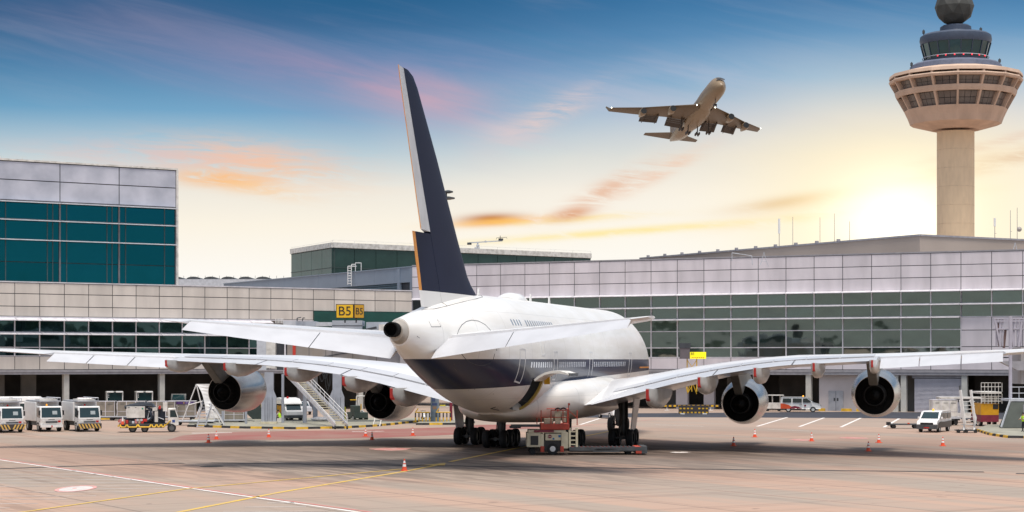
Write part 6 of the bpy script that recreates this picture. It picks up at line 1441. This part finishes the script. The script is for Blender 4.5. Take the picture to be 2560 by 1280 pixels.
t = thing('work_table', 'pale work table behind the guard rails beside the red fire post', 'table', G(1108,1056)+Vector((0,1.,.2))); mb = MB(offwhite); mb.box(-.9,.9,-.4,.4,1.45,1.52); mb.m(yellow)
for x_ in (-.8,.8): mb.box(x_-.05,x_+.05,-.35,-.25,0,1.45).box(x_-.05,x_+.05,.25,.35,0,1.45)
mb.m(mat('bright_yellow2',(.6,.5,.05),.5)).box(-.4,.2,-.2,.2,1.52,1.66); mb.build('frame', t)
t = thing('fire_post', 'dark red post beside the work table', 'post', G(1127,1056)+Vector((0,.6,.2))); mb = MB(maroon); mb.box(-.15,.15,-.15,.15,0,2.0); mb.m(white).box(.3,.85,0,.3,0,2.3); mb.build('post', t)
t = thing('motor_scooter', 'small white scooter parked left of the blue grey column', 'scooter', G(1068,1052), R(40)); mb = MB(white); mb.prism([(-.8,.45),(-.7,.85),(-.1,.8),(.1,.45),(.55,.5),(.75,1.05),(.85,1.0),(.7,.35),(-.5,.3)], -.16, .16); mb.m(blackp).box(-.14,.14,-.7,.0,.83,.92).tube((-.35,.75,1.08),(.35,.75,1.08),.03); mb.build('body', t, bevel=.04)
for y_ in (-.6,.8): mb = MB(black); mb.lathe([(.14,-.06),(.25,-.06),(.25,.06),(.14,.06)],16,(0,y_,.25),'x'); mb.build('wheel', t, smooth=40)
t = thing('wheel_chock_rack', 'small white stepped rack below the left inner engine', 'rack', G(942,1066), R(-12)); mb = MB(offwhite); mb.path([(-.35,-.2,0),(-.25,.5,1.15)],.05,5); mb.path([(.35,-.2,0),(.45,.5,1.15)],.05,5)
for k in range(4): mb.box(-.36+.02*k,.42,-.12+.17*k,-.02+.17*k,.15+.27*k,.2+.27*k)
mb.build('frame', t)
t = thing('conveyor_ramp', 'dark ramp seen below the left outer engine, leaning to the left', 'ramp', G(650,1052)+Vector((0,0,0))); mb = MB(mat('ramp_dark_green',(.03,.045,.04),.6)); mb.hexa([(-.6,-.6,.1),(.9,-.6,.1),(.9,.6,.1),(-.6,.6,.1)],[(-2.4,-.6,1.7),(.9,-.6,1.9),(.9,.6,1.9),(-2.4,.6,1.7)]); mb.m(yellow).box(.2,1.0,-.7,-.62,1.5,2.2); mb.m(lgrey).box(-.7,.6,-.8,.7,.02,.1); mb.build('ramp', t)
# ================================================================== gear at the right edge
RB = 182.
rbz = lambda py, Y_=RB: H+(HY-py)/F*Y_
rb_ = thing('boarding_bridge', 'lavender grey bridge lattice and column at the right edge, above the kerb island', 'bridge', (P(2545,900,RB).x,RB,0)); rx = lambda px: P(px,900,RB).x-rb_.location.x
lav = mat('lavender_grey_steel', (.42,.40,.46), .5, var=.06)
mb = MB(lav); mb.tube((rx(2526),0,.2),(rx(2526),0,rbz(790)),.17,n=10); mb.tube((rx(2541),-3,.2),(rx(2541),-3,rbz(1010)),.14,n=8); mb.build('column', rb_)
mb = MB(lav)
for px in (2498,2506,2513,2535,2542,2551,2560,2572): mb.bar((rx(px),1,rbz(865)),(rx(px),1,rbz(795)),.16,.16)
for py in (796,802,822): mb.bar((rx(2490),.9,rbz(py)),(rx(2600),.9,rbz(py)),.14,.12)
for a_, b_ in ((2494,2506),(2532,2540),(2560,2552)): mb.bar((rx(a_),.8,rbz(805)),(rx(b_),.8,rbz(866)),.2,.16)
mb.m(mat('lattice_brown',(.16,.10,.09),.6)).bar((rx(2500),1.1,rbz(806)),(rx(2507),1.1,rbz(866)),.25,.2).bar((rx(2534),1.1,rbz(803)),(rx(2538),1.1,rbz(866)),.25,.2).bar((rx(2517),1.1,rbz(870)),(rx(2521),1.1,rbz(825)),.2,.2); mb.build('lattice', rb_)
mb = MB(bgrey); mb.box(rx(2556),rx(2640),.5,4,rbz(960),rbz(868)); mb.m(soffm).hexa([(rx(2545),0,rbz(926)),(rx(2640),0,rbz(926)),(rx(2640),1,rbz(926)),(rx(2545),1,rbz(926))],[(rx(2500),0,rbz(903)),(rx(2640),0,rbz(903)),(rx(2640),1,rbz(903)),(rx(2500),1,rbz(903))]); mb.build('tunnel', rb_)
mb = MB(lgrey); mb.box(rx(2512),rx(2660),-2.2,1.5,rbz(1002),rbz(996)); mb.build('platform', rb_)
mb = MB(lgrey)
for px in (2513,2535,2562,2590): mb.tube((rx(px),-1.8,rbz(997)),(rx(px),-1.8,rbz(967)),.035,n=5)
for py in (967,982): mb.tube((rx(2512),-1.8,rbz(py)),(rx(2640),-1.8,rbz(py)),.035,n=5)
mb.build('guard_rail', rb_)
mb = MB(mat('stair_dark_green',(.05,.06,.05),.6)); mb.hexa([(rx(2482),-3.2,.25),(rx(2560),-3.2,.25),(rx(2560),-2.2,.25),(rx(2482),-2.2,.25)],[(rx(2512),-2.2,rbz(1004)),(rx(2570),-2.2,rbz(1004)),(rx(2570),-1.4,rbz(1004)),(rx(2512),-1.4,rbz(1004))]); mb.m(lgrey).bar((rx(2481),-3.3,.3),(rx(2510),-2.3,rbz(999)),.07,.2); mb.build('stair_panel', rb_)
# white tall step frame
ts = thing('step_frame', 'tall pair of white ladder rails on a wheeled base, right of the dark-sided minivan', 'steps', G(2415,1082)); k_ = F/G(2415,1082).y; q = lambda px, py, dy=0.: Vector(((px-2415)/k_, dy, (1082-py)/k_)); mb = MB(stm)
for a_, b_ in (((2401,975),(2410,1060)),((2410,1060),(2408,1080)),((2427,975),(2436,1060)),((2436,1060),(2434,1078))): mb.bar(q(*a_), q(*b_,-.3), .16, .2)
for a_, b_ in (((2430,1000,.8),(2446,1045,.8)),((2446,1045,.8),(2440,1078,.8)),((2404,1000,.8),(2418,1078,.8))): mb.bar(q(*a_), q(*b_), .1, .1)
for k in range(9): mb.box((2403-2415)/k_+.02*k,(2433-2415)/k_+.02*k,-.1,.1,.4+.35*k,.46+.35*k)
mb.m(dgrey).bar(q(2400,975),q(2399,964),.12,.12); mb.build('rails', ts)
mb = MB(dgrey); mb.box((2392-2415)/k_,(2440-2415)/k_,-.5,.9,.18,.28); mb.build('base', ts)
for px in (2393,2412,2436): mb = MB(black); mb.lathe([(.05,-.08),(.17,-.08),(.17,.08),(.05,.08)],12,((px-2415)/k_,-.45,.17),'y'); mb.build('castor', ts)
# ochre maroon lift vehicle at the right
yv = thing('lift_truck', 'ochre and maroon truck back with white railings on top, behind the right kerb island', 'truck', G(2474,1066)); mb = MB(mat('truck_ochre',(.62,.30,.01),.45)); W_ = .9
mb.box(-W_,W_,-.1,4,1.15,2.3); mb.m(maroon).box(-W_,W_,-.1,4,.45,1.15); mb.m(blackp).box(.3,.85,-.13,-.1,1.75,2.25); mb.build('body', yv, bevel=.04)
mb = MB(offwhite); mb.box(-W_-.05,W_+.25,-.3,4,3.3,3.5)
for k in range(7): mb.tube((-W_+k*.35,-.2,2.3),(-W_+k*.35,-.2,3.3),.035,n=5); mb.tube((-W_+k*.35,-.2,3.5),(-W_+k*.35,-.2,4.4),.03,n=5)
for z_ in (2.55,2.8,3.05): mb.tube((-W_,-.2,z_),(W_+.2,-.2,z_),.035,n=5)
for z_ in (4.0,4.4): mb.tube((-W_,-.2,z_),(W_+.2,-.2,z_),.03,n=5)
for x0, x1 in ((-.7,-.3),(.0,.35),(.5,.8)): mb.box(x0,x1,.1,.4,2.45,3.0)
mb.build('railing', yv)
for s in (-1,1): wheel(yv, s*.7, .8, .42, .26); wheel(yv, s*.7, 3, .42, .26)
# container and dollies behind the dark-sided minivan
g_ = G(2358,1063); t = container('cargo_container', g_+Vector((0,0,.9)), R(2), 'worn pale container behind the dark-sided minivan'); t.scale = (.85,1,1.05)
for o in kids(t):
    if o.name.startswith('shell'): o.data.materials[0] = offwhite
dolly(g_, R(2), 'cargo dolly under the worn pale container at the right', gd).scale = (1,1,1.8)
t = thing('cargo_dolly', 'low empty dark dolly left of the dark-sided minivan', 'dolly', G(2256,1071), R(-2)); mb = MB(dgrey); mb.box(-1.4,1.7,-.6,.6,.35,.47); mb.m(black).box(-1.5,-1.2,-.5,.5,.3,.62).m(orange).box(.4,.6,-.62,-.5,.47,.56); mb.build('deck', t)
for x_ in (-.9,1.2):
    for y_ in (-.5,.5): mb = MB(black); mb.lathe([(.07,-.08),(.2,-.08),(.2,.08),(.07,.08)],12,(x_,y_,.2),'y'); mb.build('wheel', t)
t = thing('baggage_cart', 'open baggage cart with pale roof behind the tall ladder rails', 'cart', G(2400,1056)); mb = MB(offwhite); mb.box(-2.4,2.2,-.8,.8,2.55,2.75).box(-2.4,2.2,-.8,.8,.5,.62).box(-2.4,2.2,-.78,-.7,.62,1.05); mb.m(dgrey).box(-2.2,2.0,-.6,.7,2.2,2.5)
for x_ in (-2.3,-.1,2.1): mb.m(alum).box(x_-.05,x_+.05,-.8,-.7,.6,2.6).box(x_-.05,x_+.05,.7,.8,.6,2.6)
mb.build('frame', t)
for x_ in (-1.6,1.5):
    for y_ in (-.6,.6): mb = MB(black); mb.lathe([(.08,-.09),(.25,-.09),(.25,.09),(.08,.09)],12,(x_,y_,.25),'y'); mb.build('wheel', t)
person(G(2556,1085)+Vector((.1,0,.2)), R(120), 'person in bright green vest at the right edge beside the bridge column', False, .2, None)
# ---- trees and a low concourse far behind the viewer, seen only mirrored in the glass
wood = mat('far_wood_green', (.018,.03,.016), .9, var=.5, scale=.05); mb = MB(wood)
for i in range(240):
    a = R(95+170*i/239); d_ = 620+rnd.uniform(-25,25); cx_, cy_ = d_*math.sin(a), d_*math.cos(a); azd = 95+170*i/239; hill = 34*math.exp(-((azd-126)/13)**2); hh = rnd.uniform(12.5,16)+3*math.sin(i*.09)+hill
    rings = []
    for k in range(5):
        t_ = k/4; r_ = 14*math.sin(math.pi*(.18+.78*t_))+rnd.uniform(-1.5,1.5); rings.append([(cx_+r_*math.cos(2*math.pi*j/8)*rnd.uniform(.8,1.2), cy_+r_*math.sin(2*math.pi*j/8)*rnd.uniform(.8,1.2), hh*t_-.5) for j in range(8)])
    mb.loft(rings)
o = mb.build('far_wood', smooth=60); o['kind'] = 'stuff'; o['label'] = 'dark far wood mirrored in the terminal glass'; o['category'] = 'wood'
